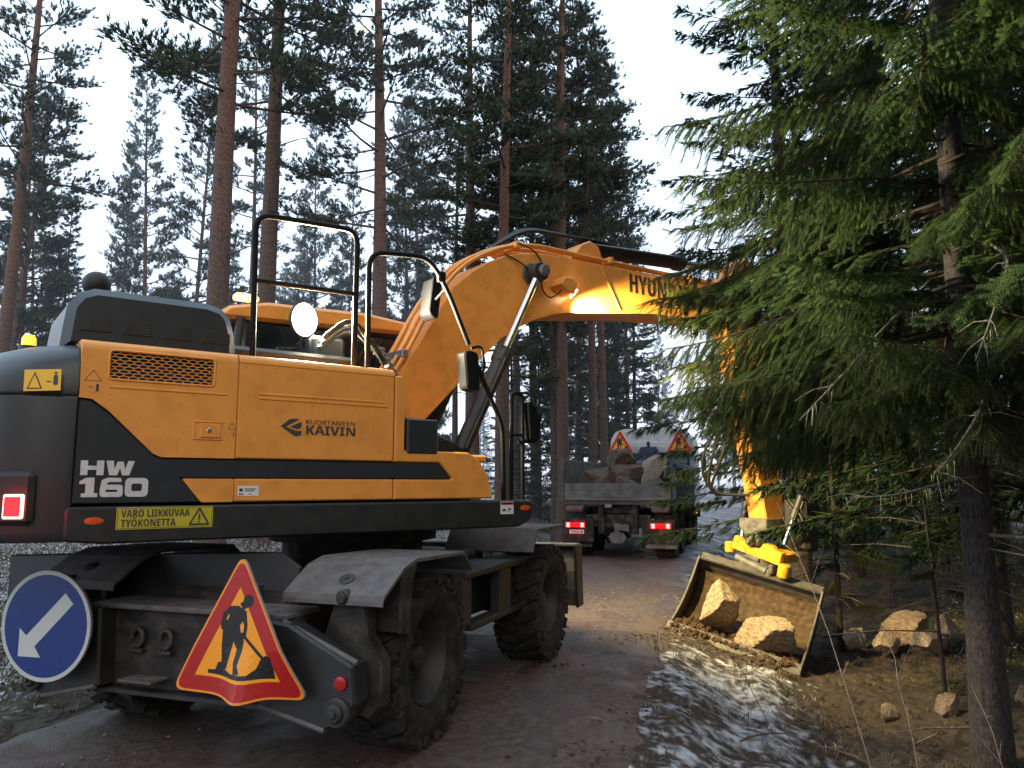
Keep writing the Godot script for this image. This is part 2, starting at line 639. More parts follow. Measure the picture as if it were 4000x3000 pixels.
func make_ground() -> void:
	# near ground with its own colour map (soil, needles, frost and thin snow), far ground coarser
	var x0 := -9.0
	var x1 := 11.0
	var z0 := -1.0
	var z1 := -21.0
	var res := 1024
	var im := Image.create(res, res, false, Image.FORMAT_RGB8)
	var data := PackedByteArray()
	data.resize(res * res * 3)
	var f1 := noise_image(res, 0.045, 101, 5).get_data()
	var f2 := noise_image(res, 0.012, 102, 5).get_data()
	var f3 := noise_image(res, 0.16, 103, 3).get_data()
	var soil_c := Vector3(0.038, 0.026, 0.019)
	var litter := Vector3(0.060, 0.040, 0.027)
	var moss := Vector3(0.055, 0.065, 0.02)
	var snow_c := Vector3(0.50, 0.515, 0.56)
	for j in res:
		var z := lerpf(z0, z1, (j + 0.5) / res)
		var rr := road_right(z)
		for i in res:
			var k := j * res + i
			var x := lerpf(x0, x1, (i + 0.5) / res)
			var a := f1[k] / 255.0
			var b := f2[k] / 255.0
			var d := f3[k] / 255.0
			var s := x - rr
			var cc := soil_c.lerp(litter, clampf((d - 0.4) * 3.0, 0.0, 1.0))
			var sn := 0.0
			if s > -2.0:
				cc = cc.lerp(moss, clampf((b - 0.5) * 4.0, 0.0, 1.0) * clampf((s - 2.6) * 0.8, 0.0, 0.8))
				# frost lies on the verge, thins out into the ditch
				sn = clampf(1.5 - absf(s - 0.75) * 0.9, 0.0, 1.0)
				if z < -9.0 and z > -13.0:
					sn *= 0.75
				sn = maxf(sn, clampf((s - 3.0) * 0.2, 0.0, 0.45))
			else:
				var q := -4.1 - s
				cc = cc.lerp(moss, clampf((b - 0.45) * 4.0, 0.0, 0.7) * clampf(q, 0.0, 1.0))
				sn = clampf(0.55 + q * 0.2, 0.0, 0.85) * clampf(q * 3.0, 0.0, 1.0)
			var thr := lerpf(0.95, 0.43, sn)
			var w := clampf((a * 0.40 + d * 0.40 + b * 0.20 - thr) * 6.0, 0.0, 1.0)
			cc = cc.lerp(snow_c * (0.75 + 0.25 * d), w)
			var q3 := Color(cc.x, cc.y, cc.z).linear_to_srgb()
			data[k * 3] = q3.r8
			data[k * 3 + 1] = q3.g8
			data[k * 3 + 2] = q3.b8
	im = Image.create_from_data(res, res, false, Image.FORMAT_RGB8, data)
	var gm := StandardMaterial3D.new()
	gm.resource_name = "near_ground"
	gm.albedo_texture = ImageTexture.create_from_image(im)
	gm.roughness = 0.92
	var nim := noise_image(res, 0.09, 104, 4)
	nim.bump_map_to_normal_map(5.0)
	gm.normal_enabled = true
	gm.normal_texture = ImageTexture.create_from_image(nim)
	gm.normal_scale = 0.8
	var g := G.new()
	g.use_u = true
	var nstep := 250
	var P := []
	var N := []
	for j in nstep + 1:
		var row := PackedVector3Array()
		var z := lerpf(z0, z1, float(j) / nstep)
		for i in nstep + 1:
			var x := lerpf(x0, x1, float(i) / nstep)
			row.append(Vector3(x, ground_y(x, z), z))
		P.append(row)
	for j in nstep + 1:
		var row := PackedVector3Array()
		for i in nstep + 1:
			var dx: Vector3 = P[j][min(i + 1, nstep)] - P[j][max(i - 1, 0)]
			var dz: Vector3 = P[max(j - 1, 0)][i] - P[min(j + 1, nstep)][i]
			row.append(dz.cross(dx).normalized())
		N.append(row)
	for j in nstep:
		for i in nstep:
			var q := [[j, i], [j, i + 1], [j + 1, i + 1], [j, i], [j + 1, i + 1], [j + 1, i]]
			for e in q:
				g.v.append(P[e[0]][e[1]])
				g.n.append(N[e[0]][e[1]])
				g.u.append(Vector2(float(e[1]) / nstep, float(e[0]) / nstep))
	# winding: (a,b,c) clockwise from above for +x then -z
	for k in range(0, g.v.size(), 3):
		if (g.v[k + 1] - g.v[k]).cross(g.v[k + 2] - g.v[k]).y > 0.0:
			var t := g.v[k + 1]; g.v[k + 1] = g.v[k + 2]; g.v[k + 2] = t
			var tn := g.n[k + 1]; g.n[k + 1] = g.n[k + 2]; g.n[k + 2] = tn
			var tu := g.u[k + 1]; g.u[k + 1] = g.u[k + 2]; g.u[k + 2] = tu
	tag(part("ground", g, gm), "", "", "", "structure")
	# far ground
	var fg := G.new()
	fg.use_c = true
	var xs := []
	var zs := []
	var t := -90.0
	while t <= 90.0:
		xs.append(t)
		t += 1.0 if absf(t) < 40 else 10.0
	t = 25.0
	while t >= -110.0:
		zs.append(t)
		t -= 1.0 if t > -60 else 10.0
	for j in zs.size() - 1:
		for i in xs.size() - 1:
			if xs[i] >= x0 and xs[i + 1] <= x1 and zs[j] <= z0 and zs[j + 1] >= z1:
				continue
			var pts := []
			for e in [[i, j], [i + 1, j], [i + 1, j + 1], [i, j + 1]]:
				pts.append(Vector3(xs[e[0]], ground_y(xs[e[0]], zs[e[1]]) - 0.02, zs[e[1]]))
			var sn2 := clampf(nz.get_noise_2d(xs[i] * 0.23, zs[j] * 0.23) * 2.0 + 0.35, 0.0, 1.0)
			if xs[i] > road_right(zs[j]) + 2.5:
				sn2 *= 0.06
			var q2 := Vector3(0.06, 0.055, 0.032).lerp(Vector3(0.42, 0.43, 0.46), sn2)
			fg.col = Color(q2.x, q2.y, q2.z)
			fg.face(pts, Vector3.UP)
	var fm := StandardMaterial3D.new()
	fm.resource_name = "far_ground"
	fm.vertex_color_use_as_albedo = true
	fm.roughness = 0.95
	fm.albedo_texture = soil_tex
	fm.uv1_triplanar = true
	fm.uv1_world_triplanar = true
	fm.uv1_scale = Vector3.ONE * 0.5
	tag(part("forest_floor", fg, fm), "", "", "", "structure")
	# road sheet: ruts, uneven edges that sink into the verge
	var rg := G.new()
	var rows := []
	var z := 6.0
	while z > -90.0:
		var row := []
		var rr := road_right(z)
		for k in 19:
			var f := k / 18.0
			var s := lerpf(-4.45, 0.35, f)
			var x := rr + s
			var h := 0.004 + 0.03 * (1.0 - pow(absf(f - 0.5) * 2.0, 2.0))
			h -= 0.02 * (exp(-pow((f - 0.28) * 9.0, 2)) + exp(-pow((f - 0.72) * 9.0, 2)))
			h += nz.get_noise_2d(x * 2.0, z * 2.0) * 0.012 + nz.get_noise_2d(x * 9.0, z * 9.0) * 0.004
			var e: float = max(0.0, absf(f - 0.5) - 0.42) / 0.08
			h -= e * 0.12 - nz.get_noise_2d(x * 1.1 + 40.0, z * 1.1) * 0.05 * e
			row.append(Vector3(x, h, z))
		rows.append(row)
		z -= 0.2 if z > -25 else 1.0
	for j in rows.size() - 1:
		for i in 18:
			var q := [rows[j][i], rows[j][i + 1], rows[j + 1][i + 1], rows[j + 1][i]]
			var nn := []
			for e in [[j, i], [j, i + 1], [j + 1, i + 1], [j + 1, i]]:
				var jj: int = e[0]
				var ii: int = e[1]
				var dx: Vector3 = rows[jj][min(ii + 1, 18)] - rows[jj][max(ii - 1, 0)]
				var dz: Vector3 = rows[max(jj - 1, 0)][ii] - rows[min(jj + 1, rows.size() - 1)][ii]
				nn.append(dz.cross(dx).normalized())
			rg.t3(q[0], q[1], q[2], nn[0], nn[1], nn[2])
			rg.t3(q[0], q[2], q[3], nn[0], nn[2], nn[3])
	tag(part("road", rg, mats["road"]), "", "", "", "structure")

# ---------------------------------------------------------------- trees
func tuft(g: G, p: Vector3, d: Vector3, count: int, L: float, w: float, spread: float) -> void:
	var side := d.cross(Vector3(rng.randf() - 0.5, 1.0, rng.randf() - 0.5)).normalized()
	var b := d.cross(side)
	for k in count:
		var t := TAU * (k + rng.randf()) / count
		var o := side * cos(t) + b * sin(t)
		var dir := (d + o * spread * (0.5 + rng.randf())).normalized()
		var q := p - d * (L * 0.5 * rng.randf())
		var ww := dir.cross(o).normalized() * w
		var l := L * (0.7 + 0.6 * rng.randf())
		g.raw(q + ww, q - ww, q + dir * l)

func wood(g: G, pts: Array, r0: float, r1: float, seg := 5) -> void:
	var rs := []
	for i in pts.size():
		rs.append(lerpf(r0, r1, float(i) / (pts.size() - 1)))
	g.tube(pts, rs, seg, false)

func trunk_shape(g: G, H: float, r0: float, sway: float, low: Color, high: Color, change: float, seg := 12) -> Array:
	var pts := []
	var rs := []
	var ph := rng.randf() * TAU
	var m := 14
	for i in m + 1:
		var t := float(i) / m
		pts.append(Vector3(sin(t * 2.2 + ph) * sway * t, H * t, cos(t * 1.7 + ph) * sway * t) - Vector3(0, 0.25 if i == 0 else 0.0, 0))
		rs.append(r0 * (pow(1.0 - t, 0.8) * 0.93 + 0.03) * (1.35 if i == 0 else 1.0))
	# colour varies along the stem: plated grey-brown low down, flaky orange bark higher up
	for i in m:
		var t := (i + 0.5) / m
		g.col = low.lerp(high, clampf((t - change) * 5.0, 0.0, 1.0))
		g.tube([pts[i], pts[i + 1]], [rs[i], rs[i + 1]], seg, i == m - 1)
	return pts

func along(pts: Array, t: float) -> Vector3:
	var f := clampf(t, 0.0, 0.9999) * (pts.size() - 1)
	var i := int(f)
	return (pts[i] as Vector3).lerp(pts[i + 1], f - i)

func make_pine(s: int, H: float, r0: float, base: float, R: float, limbs: int, dens: float, conic: float) -> Array:
	# returns [trunk mesh, crown mesh]; origin at the stem's foot
	rng.seed = s
	var tg := G.new()
	tg.use_c = true
	var stem := trunk_shape(tg, H, r0, 0.35, Color(0.17, 0.125, 0.108), Color(0.27, 0.155, 0.115), 0.22)
	var cg := G.new()
	cg.use_c = true
	var leaf := Color(0.076, 0.102, 0.070)
	tg.col = Color(0.13, 0.09, 0.07)
	# bare dead snags under the crown
	for k in 16:
		var y := lerpf(0.22, base + 0.1, rng.randf())
		var a := rng.randf() * TAU
		var p := along(stem, y)
		var L := rng.randf_range(0.25, 1.5)
		var d := Vector3(cos(a), rng.randf_range(-0.25, 0.25), sin(a))
		wood(tg, [p, p + d * L * 0.5 + Vector3(0, 0.02, 0), p + d * L + Vector3(0, -0.08 * L, 0)], 0.014 + 0.006 * L, 0.004, 4)
	for k in limbs:
		var f := (k + rng.randf() * 0.8) / limbs
		var y := lerpf(base, 0.985, f)
		var a := k * 2.39996 + rng.randf_range(-0.5, 0.5)
		var env := pow(1.0 - f, conic) * (0.55 + 0.45 * minf(1.0, f * 6.0 + 0.35)) + 0.06
		var L := R * env * rng.randf_range(0.6, 1.15)
		var lift := lerpf(-0.12, 0.95, f) + rng.randf_range(-0.18, 0.18)
		var p := along(stem, y)
		var d := Vector3(cos(a), lift, sin(a)).normalized()
		var pts := []
		var sag := rng.randf_range(-0.1, 0.22)
		for i in 5:
			var t := i / 4.0
			pts.append(p + d * L * t + Vector3(0, sag * L * t * t, 0) + Vector3(rng.randf() - 0.5, rng.randf() - 0.5, rng.randf() - 0.5) * 0.06 * L * t)
		tg.col = Color(0.20, 0.11, 0.075).lerp(Color(0.10, 0.075, 0.06), rng.randf())
		wood(tg, pts, 0.012 + L * 0.011, 0.005, 4)
		var subs := int(5 + L * 6.0)
		for m in subs:
			var t := lerpf(0.28, 1.0, (m + rng.randf()) / subs)
			var q := along(pts, t)
			var side := d.cross(Vector3.UP).normalized() * (1.0 if m % 2 == 0 else -1.0)
			var sd := (d * rng.randf_range(0.5, 1.0) + side * rng.randf_range(0.25, 1.1) + Vector3(0, rng.randf_range(-0.1, 0.7), 0)).normalized()
			var sl := (0.22 + 0.28 * L * (1.15 - t)) * rng.randf_range(0.6, 1.2)
			var e := q + sd * sl
			wood(tg, [q, e], 0.007, 0.003, 3)
			var nt := int(max(3.0, sl * 13.0 * dens))
			for w in nt:
				var tt := lerpf(0.3, 1.05, (w + rng.randf()) / nt)
				var jit := Vector3(rng.randf() - 0.5, rng.randf() - 0.5, rng.randf() - 0.5) * 0.22
				var c := leaf * rng.randf_range(0.7, 1.4)
				c = c.lerp(Color(0.065, 0.075, 0.03), rng.randf() * 0.35)
				c.a = 1.0
				cg.col = c
				var td := (sd + Vector3(0, 0.5, 0) + jit * 2.0).normalized()
				tuft(cg, q + sd * sl * tt + jit, td, 10, 0.14, 0.015, 0.85)
	return [tg.mesh(), cg.mesh()]

func make_far_spruce(s: int, H: float, R: float, base: float) -> Array:
	rng.seed = s
	var tg := G.new()
	tg.use_c = true
	var stem := trunk_shape(tg, H, H * 0.0095, 0.1, Color(0.11, 0.085, 0.075), Color(0.12, 0.09, 0.08), 0.5, 8)
	var cg := G.new()
	cg.use_c = true
	var n := int(H * 14.0)
	for k in n:
		var f := (k + rng.randf()) / n
		var y := lerpf(base, 0.99, f)
		var a := k * 2.39996 + rng.randf_range(-0.4, 0.4)
		var L := R * (pow(1.0 - f, 0.85) + 0.03) * rng.randf_range(0.65, 1.1)
		var p := along(stem, y)
		var d := Vector3(cos(a), lerpf(-0.3, 0.5, f), sin(a)).normalized()
		var tip := p + d * L + Vector3(0, -0.12 * L + 0.05, 0)
		var side := d.cross(Vector3.UP).normalized()
		var m := int(3 + L * 8.0)
		for i in m:
			var t := lerpf(0.2, 1.0, (i + rng.randf()) / m)
			var w := (1.0 - t) * L * 0.45 + 0.07
			for sgn in [-1.0, 1.0]:
				var q: Vector3 = p.lerp(tip, t) + Vector3(0, -0.3 * L * t * (1.0 - t), 0)
				var dd: Vector3 = (d + side * sgn * rng.randf_range(0.5, 1.3) + Vector3(0, rng.randf_range(-0.9, 0.05), 0)).normalized()
				var c := Color(0.030, 0.050, 0.026) * rng.randf_range(0.65, 1.4)
				c.a = 1.0
				cg.col = c
				tuft(cg, q + dd * w * rng.randf_range(0.2, 0.9), dd, 9, 0.17, 0.014, 0.55)
		if L > 0.5:
			tg.col = Color(0.09, 0.07, 0.06)
			wood(tg, [p, p.lerp(tip, 0.5), tip], 0.012, 0.004, 3)
	return [tg.mesh(), cg.mesh()]

func make_dense_spruce(s: int, H: float, R: float) -> Array:
	# a spruce whose heavy drooping limbs close into a dark curtain; bare dry twigs below
	rng.seed = s
	var tg := G.new()
	tg.use_c = true
	var stem := trunk_shape(tg, H, 0.15, 0.1, Color(0.085, 0.068, 0.058), Color(0.085, 0.068, 0.058), 0.5, 10)
	tg.col = Color(0.12, 0.10, 0.085)
	for k in 26:
		var p := along(stem, rng.randf_range(0.02, 0.14))
		var a := rng.randf() * TAU
		var d := Vector3(cos(a), rng.randf_range(-0.3, 0.05), sin(a)) * rng.randf_range(0.5, 1.6)
		wood(tg, [p, p + d * 0.6 + Vector3(0, 0.03, 0), p + d], 0.012, 0.003, 4)
	var cg := G.new()
	cg.use_c = true
	var n := 150
	for k in n:
		var f := (k + rng.randf()) / n
		var y := lerpf(0.09, 0.99, f)
		var a := k * 2.39996 + rng.randf_range(-0.4, 0.4)
		var L := R * (pow(1.0 - f, 0.6) + 0.03) * rng.randf_range(0.7, 1.1)
		var p := along(stem, y)
		var d := Vector3(cos(a), lerpf(-0.15, 0.5, f), sin(a)).normalized()
		var side := d.cross(Vector3.UP).normalized()
		var m := int(5 + L * 13.0)
		tg.col = Color(0.09, 0.07, 0.06)
		wood(tg, [p, p + d * L * 0.5 + Vector3(0, -0.06 * L, 0), p + d * L + Vector3(0, -0.1 * L, 0)], 0.018, 0.004, 3)
		for i in m:
			var t := lerpf(0.12, 1.0, (i + rng.randf()) / m)
			var w := (1.0 - t) * L * 0.4 + 0.08
			for sgn in [-1.0, 1.0]:
				var q: Vector3 = p + d * L * t + Vector3(0, -0.1 * L * t, 0)
				var dd: Vector3 = (d * 0.8 + side * sgn * rng.randf_range(0.3, 1.2) + Vector3(0, rng.randf_range(-1.4, 0.0), 0)).normalized()
				var c := Color(0.026, 0.044, 0.018) * rng.randf_range(0.65, 1.4)
				c.a = 1.0
				cg.col = c
				tuft(cg, q + dd * w * rng.randf_range(0.15, 0.9), dd, 9, 0.17, 0.010, 0.42)
	return [tg.mesh(), cg.mesh()]

func needles(g: G, a: Vector3, b: Vector3, step: float, L: float, w: float, c: Color) -> void:
	# spruce shoot: short needles all round the twig
	var d := b - a
	var len := d.length()
	if len < 0.005:
		return
	d /= len
	var s := d.cross(Vector3(0.3, 1, 0.2)).normalized()
	var bb := d.cross(s)
	var m := int(len / step)
	var t := rng.randf() * TAU
	for i in m:
		t += 2.39996
		var o := s * cos(t) + bb * sin(t)
		o.y += 0.25
		var p := a + d * (len * (i + 0.5) / m)
		var dir := (d * 0.75 + o).normalized()
		var ww := d.cross(o).normalized() * w
		g.col = c * (0.75 + 0.5 * rng.randf())
		g.raw(p + ww, p - ww, p + dir * L)

func make_branch(s: int, L: float, hang: float) -> ArrayMesh:
	# one big spruce limb along +x: pinnate side shoots, hanging twigs; wood and needles in one mesh
	rng.seed = s
	var wg := G.new()
	wg.use_c = true
	wg.col = Color(0.055, 0.04, 0.03)
	var ng := wg
	var pts := []
	for i in 12:
		var t := i / 11.0
		pts.append(Vector3(L * t, -0.28 * L * t * t + 0.16 * L * t * t * t * t, sin(t * 3.0 + s) * 0.05 * L))
	wood(wg, pts, 0.016, 0.004, 5)
	var leafc := Color(0.029, 0.053, 0.017)
	var n := int(L / 0.044)
	for k in n:
		var t := lerpf(0.16, 1.0, (k + rng.randf() * 0.6) / n)
		var p := along(pts, t)
		var ax := (along(pts, t + 0.02) - along(pts, t - 0.02)).normalized()
		var sg := 1.0 if k % 2 == 0 else -1.0
		var sl := (0.72 * (1.0 - t) + 0.16) * rng.randf_range(0.6, 1.15) * minf(1.0, t * 3.0)
		var sd := (ax * rng.randf_range(0.55, 0.95) + Vector3(0, 0, sg) * rng.randf_range(0.6, 1.0)).normalized()
		var q := []
		for i in 6:
			var u := i / 5.0
			q.append(p + sd * sl * u + Vector3(0, -hang * sl * u * u * 0.75, 0))
		wg.col = Color(0.055, 0.04, 0.03)
		wood(wg, q, 0.005, 0.002, 3)
		var c := leafc.lerp(Color(0.056, 0.080, 0.017), rng.randf() * 0.6)
		for i in 5:
			if i > 0 or sl < 0.3:
				needles(ng, q[i], q[i + 1], 0.0034, 0.024, 0.0032, c)
		var m := int(sl / 0.036)
		for j in m:
			var u := lerpf(0.2, 0.98, (j + rng.randf() * 0.7) / m)
			var r := along(q, u)
			var tl := rng.randf_range(0.09, 0.26) * (1.1 - u * 0.6)
			var td := (sd * 0.6 + ax * rng.randf_range(-0.1, 0.5) + Vector3(0, 0, (1.0 if j % 2 == 0 else -1.0) * 0.55) + Vector3(0, -hang * rng.randf_range(0.3, 1.5), 0)).normalized()
			var e := r + td * tl
			var c2 := c * rng.randf_range(0.8, 1.25)
			wg.col = Color(0.055, 0.04, 0.03)
			wood(wg, [r, e], 0.0022, 0.001, 3)
			needles(ng, r, e, 0.0036, 0.023, 0.0032, c2)
	needles(ng, pts[9], pts[11], 0.004, 0.02, 0.0030, leafc)
	return wg.mesh()

var limbs := []

func near_spruce(at: Vector3, H: float, r0: float, low: float, high: float, R: float, s: int, label: String, step := 0.16, az0 := -1.0) -> Node3D:
	rng.seed = s
	var t := thing("spruce_tree", label, "spruce", Transform3D(Basis(), at), "spruces beside the road")
	var tg := G.new()
	tg.use_c = true
	var stem := trunk_shape(tg, H, r0, 0.12, Color(0.05, 0.042, 0.036), Color(0.05, 0.042, 0.036), 0.5, 12)
	# dry twigs on the shaded lower stem
	tg.col = Color(0.15, 0.125, 0.10)
	for k in 14:
		var y := rng.randf_range(0.35, low + 0.8)
		var a := rng.randf() * TAU
		var p := along(stem, y / H)
		var d := Vector3(cos(a), rng.randf_range(-0.35, 0.05), sin(a))
		var L := rng.randf_range(0.3, 1.1)
		var e := p + d * L
		wood(tg, [p, p + d * L * 0.55 + Vector3(0, 0.03, 0), e], 0.010, 0.003, 4)
		for i in 3:
			var b := p.lerp(e, rng.randf_range(0.4, 0.9))
			wood(tg, [b, b + Vector3(rng.randf() - 0.5, -rng.randf() * 0.6, rng.randf() - 0.5) * 0.3], 0.003, 0.001, 3)
	part("trunk", tg, mats["bark"], t)
	var y := low
	var k := 0
	while y < high:
		var a := k * 2.39996 + rng.randf_range(-0.35, 0.35)
		var f := (y - low) / (H - low)
		var L := R * (0.78 + 0.3 * rng.randf()) * (1.0 - pow(f, 1.6))
		var sc := L / 2.2
		var b := Basis(Vector3.UP, -a) * Basis(Vector3.BACK, rng.randf_range(-0.16, 0.12)) * Basis(Vector3.RIGHT, rng.randf_range(-0.3, 0.3))
		var xf := Transform3D(b.scaled(Vector3.ONE * sc), along(stem, y / H))
		part("branch", limbs[rng.randi() % limbs.size()], mats["spruce_needle"], t, xf)
		y += step * rng.randf_range(0.6, 1.3)
		k += 1
	return t

func hero_branch(t: Node3D, world: Vector3, tip: Vector3, which: int, roll := 0.0) -> void:
	# one more limb of that tree, from a point on its stem to a tip
	var d := tip - world
	var L := d.length()
	var ax := d.normalized()
	var zz := ax.cross(Vector3.UP).normalized()
	var b := Basis(ax, zz.cross(ax), zz) * Basis(Vector3.BACK, 0.12) * Basis(Vector3.RIGHT, roll)
	part("branch", limbs[which], mats["spruce_needle"], t, Transform3D(b.scaled(Vector3.ONE * (L / 2.2)), world - t.position))

func tree_of(proto: Array, called: String, label: String, category: String, group: String, at: Vector3, h: float, H: float, turn: float, widen := 1.0) -> Node3D:
	var sc := h / H
	var t := thing(called, label, category, Transform3D((Basis(Vector3(1, 0, 0.4).normalized(), sin(turn * 7.0) * 0.03) * Basis(Vector3.UP, turn)).scaled_local(Vector3(sc * widen, sc, sc * widen)), at), group)
	part("trunk", proto[0], mats["bark"], t)
	part("crown", proto[1], mats["pine_needle"], t)
	return t

func ray(u: float, dist: float) -> float:
	# x of the column that the photograph shows at column u (of 2212), dist metres ahead
	return (u - 1106.0) / 1671.0 * dist * 1.008

func make_forest() -> void:
	var tall := [make_pine(11, 22.0, 0.26, 0.40, 3.3, 58, 1.0, 0.75), make_pine(12, 22.0, 0.24, 0.42, 3.0, 54, 1.0, 0.7)]
	var mid := [make_pine(21, 16.0, 0.13, 0.22, 2.3, 76, 1.05, 0.85), make_pine(22, 16.0, 0.12, 0.30, 2.1, 70, 1.05, 0.8), make_pine(23, 16.0, 0.13, 0.16, 2.5, 84, 1.0, 0.9)]
	var slim := [make_pine(31, 18.0, 0.13, 0.52, 1.7, 42, 1.0, 0.7)]
	var fir := [make_far_spruce(41, 14.0, 2.0, 0.06), make_far_spruce(42, 12.0, 1.7, 0.04)]
	var P := func(list: Array, i: int, label: String, group: String, u: float, dist: float, h: float, H: float, turn: float, widen: float = 1.0, called: String = "pine_tree", cat: String = "pine"):
		var x := ray(u, dist)
		tree_of(list[i], called, label, cat, group, Vector3(x, ground_y(x, -dist), -dist), h, H, turn, widen)
	var gp := "pines behind the excavator"
	P.call(tall, 0, "tall bare-stemmed pine with pinkish bark rising just behind the engine hood", gp, 470, 15.0, 22.5, 22.0, 0.4)
	P.call(tall, 1, "second bare pine stem, seen through the taller roof handrail", gp, 566, 17.0, 23.0, 22.0, 1.9)
	P.call(tall, 0, "broad-limbed pine behind the lower curved handrail, crown starting low on its stem", gp, 815, 17.5, 18.5, 22.0, 3.6, 1.1)
	P.call(tall, 1, "dense pine with spreading crown rising above the top of the boom", gp, 1022, 24.0, 21.0, 22.0, 4.4, 1.15)
	P.call(mid, 0, "full-crowned pine beside the dense one over the boom", gp, 1092, 25.0, 20.0, 16.0, 0.2, 1.0)
	P.call(mid, 1, "pointed pine whose top stands alone against the sky gap over the boom lamp", gp, 1213, 29.0, 18.3, 16.0, 2.2, 0.85)
	P.call(mid, 2, "bushy pine at the edge of the sky gap, sloping towards the truck", gp, 1272, 31.0, 16.5, 16.0, 1.2, 0.9)
	P.call(mid, 0, "leafy pine with twin-pointed crown above the black air box", gp, 312, 29.0, 17.6, 16.0, 3.0, 0.95)
	P.call(mid, 2, "lower pine leaning on the twin-pointed one above the air box", gp, 258, 31.0, 15.5, 16.0, 5.0, 0.8)
	P.call(mid, 1, "tall thin-stemmed pine between the air box pines and the bare pink stem", gp, 412, 28.0, 19.0, 16.0, 0.9, 0.8)
	P.call(tall, 1, "big pine at the rim of the clearing above the counterweight beacon", gp, -15, 17.0, 17.5, 22.0, 2.6, 0.95)
	P.call(mid, 1, "light pine with long side sprays in front of the far spruce", gp, 35, 23.0, 14.2, 16.0, 4.1, 0.95)
	P.call(fir, 0, "narrow dark spruce standing left of the sky gap behind the counterweight", gp, 128, 24.0, 10.9, 14.0, 0.0, 0.85, "far_spruce", "spruce")
	P.call(fir, 1, "small spruce tip behind the round black cap of the air box", gp, 205, 34.0, 9.6, 12.0, 1.0, 0.8, "far_spruce", "spruce")
	P.call(slim, 0, "slender pine between the two bare pink stems", gp, 525, 26.0, 18.5, 18.0, 0.5)
	P.call(mid, 1, "small pine seen inside the taller handrail hoop", gp, 640, 33.0, 13.0, 16.0, 0.5, 0.8)
	P.call(mid, 0, "thin pine between the two handrails", gp, 735, 30.0, 14.5, 16.0, 1.5, 0.85)
	P.call(slim, 0, "slender dark pine just before the boom's bend", gp, 985, 27.0, 17.0, 18.0, 2.5, 1.1)
	P.call(mid, 2, "full pine standing behind the broad-limbed one", gp, 880, 32.0, 17.5, 16.0, 2.8, 0.9)
	P.call(mid, 2, "pine filling the gap between the bare stem and the broad-limbed pine", gp, 690, 38.0, 20.0, 16.0, 4.8, 0.85)
	P.call(mid, 2, "low bushy pine in front of the big one above the counterweight beacon", gp, 5, 21.0, 13.0, 16.0, 0.7, 1.25)
	P.call(mid, 0, "bushy pine between the clearing spruce and the frame of the counterweight", gp, 70, 27.0, 13.0, 16.0, 2.9, 1.1)
	var gm := "younger pines filling the stand behind the excavator"
	var fill := [235, 355, 490, 610, 770, 905]
	for i in fill.size():
		P.call(mid, (i * 2 + 1) % 3, "younger full-crowned pine between the bigger stems behind the excavator", gm, fill[i], 34.0 + (i * 7) % 11, 11.0 + (i * 5) % 4, 16.0, i * 1.7, 1.05)
	# red-brown stems seen under the boom
	var gu := "pine stems seen under the boom"
	var und := [[1085, 21.0], [1118, 33.0], [1157, 30.0], [1203, 25.0], [1216, 23.5], [1277, 26.0], [1303, 27.0], [1312, 34.0], [1335, 36.0], [1245, 36.0]]
	var ul := ["thick red-brown pine stem right behind the boom cylinder", "thin pine stem between the boom cylinder and the front mirrors", "slim pine stem just above the front mirror loop", "duller of the two close thick pine stems under the boom lamp", "brighter, thicker of the two close pine stems under the boom lamp", "straight reddish pine stem under the boom's weld seam", "reddish pine stem rising behind the truck's bed side", "thin pine stem close behind the reddish one at the bed side", "thin pine stem nearest the sign above the dark stones", "thin pine stem half hidden between the close pair and the reddish stem"]
	for i in und.size():
		P.call(tall if i % 4 == 0 else slim, 1 if i % 4 == 0 else 0, ul[i], gu, und[i][0], und[i][1], rng.randf_range(19.0, 23.0), 22.0 if i % 4 == 0 else 18.0, i * 1.3, 0.9 if i % 4 == 0 else 1.25)
	P.call(fir, 0, "dark spruce standing just left of the truck's road sign", gp, 1370, 34.0, 12.5, 14.0, 1.0, 1.2, "far_spruce", "spruce")
	P.call(mid, 2, "wide pine over the truck with its crown half hiding the sky gap", gp, 1352, 33.0, 15.5, 16.0, 2.0, 1.0)
	P.call(fir, 1, "low spruce under the boom behind the mirrors", gp, 1165, 29.0, 8.5, 12.0, 1.0, 1.1, "far_spruce", "spruce")
	P.call(fir, 0, "second low spruce under the boom, nearer the truck", gp, 1255, 38.0, 10.5, 14.0, 3.0, 1.1, "far_spruce", "spruce")
	P.call(fir, 1, "narrow dark spruce between the pine stems under the boom", gp, 1110, 34.0, 11.0, 12.0, 2.0, 1.1, "far_spruce", "spruce")
	P.call(fir, 0, "dark spruce right behind the two close red pine stems", gp, 1200, 40.0, 12.5, 14.0, 4.0, 1.1, "far_spruce", "spruce")
	P.call(fir, 1, "dark spruce behind the truck's left bed side", gp, 1310, 38.0, 11.0, 12.0, 5.0, 1.2, "far_spruce", "spruce")
	# deeper forest, all round
	rng.seed = 77
	var gb := "trees of the forest behind"
	var placed := 0
	var tries := 0
	var rr := RandomNumberGenerator.new()
	rr.seed = 99
	while placed < 85 and tries < 4000:
		tries += 1
		var dist := rr.randf_range(36.0, 95.0)
		var u := rr.randf_range(-500.0, 2800.0)
		var x := ray(u, dist)
		var s := x - road_right(-dist)
		if s > -6.0 and s < 2.0:
			continue
		if u > 860 and u < 1380 and rr.randf() < 0.65:
			continue
		if u > 1380 and u < 1520 and dist < 70:
			continue
		# a clearing to the left gives the sky gap
		if u > 110 and u < 215 and dist < 75:
			continue
		placed += 1
		var h := rr.randf_range(11.0, 19.0) * (0.75 if u < 450 else 1.0)
		if dist > 60:
			h *= 1.1
		var k := rr.randi() % 7
		var turn := rr.randf() * TAU
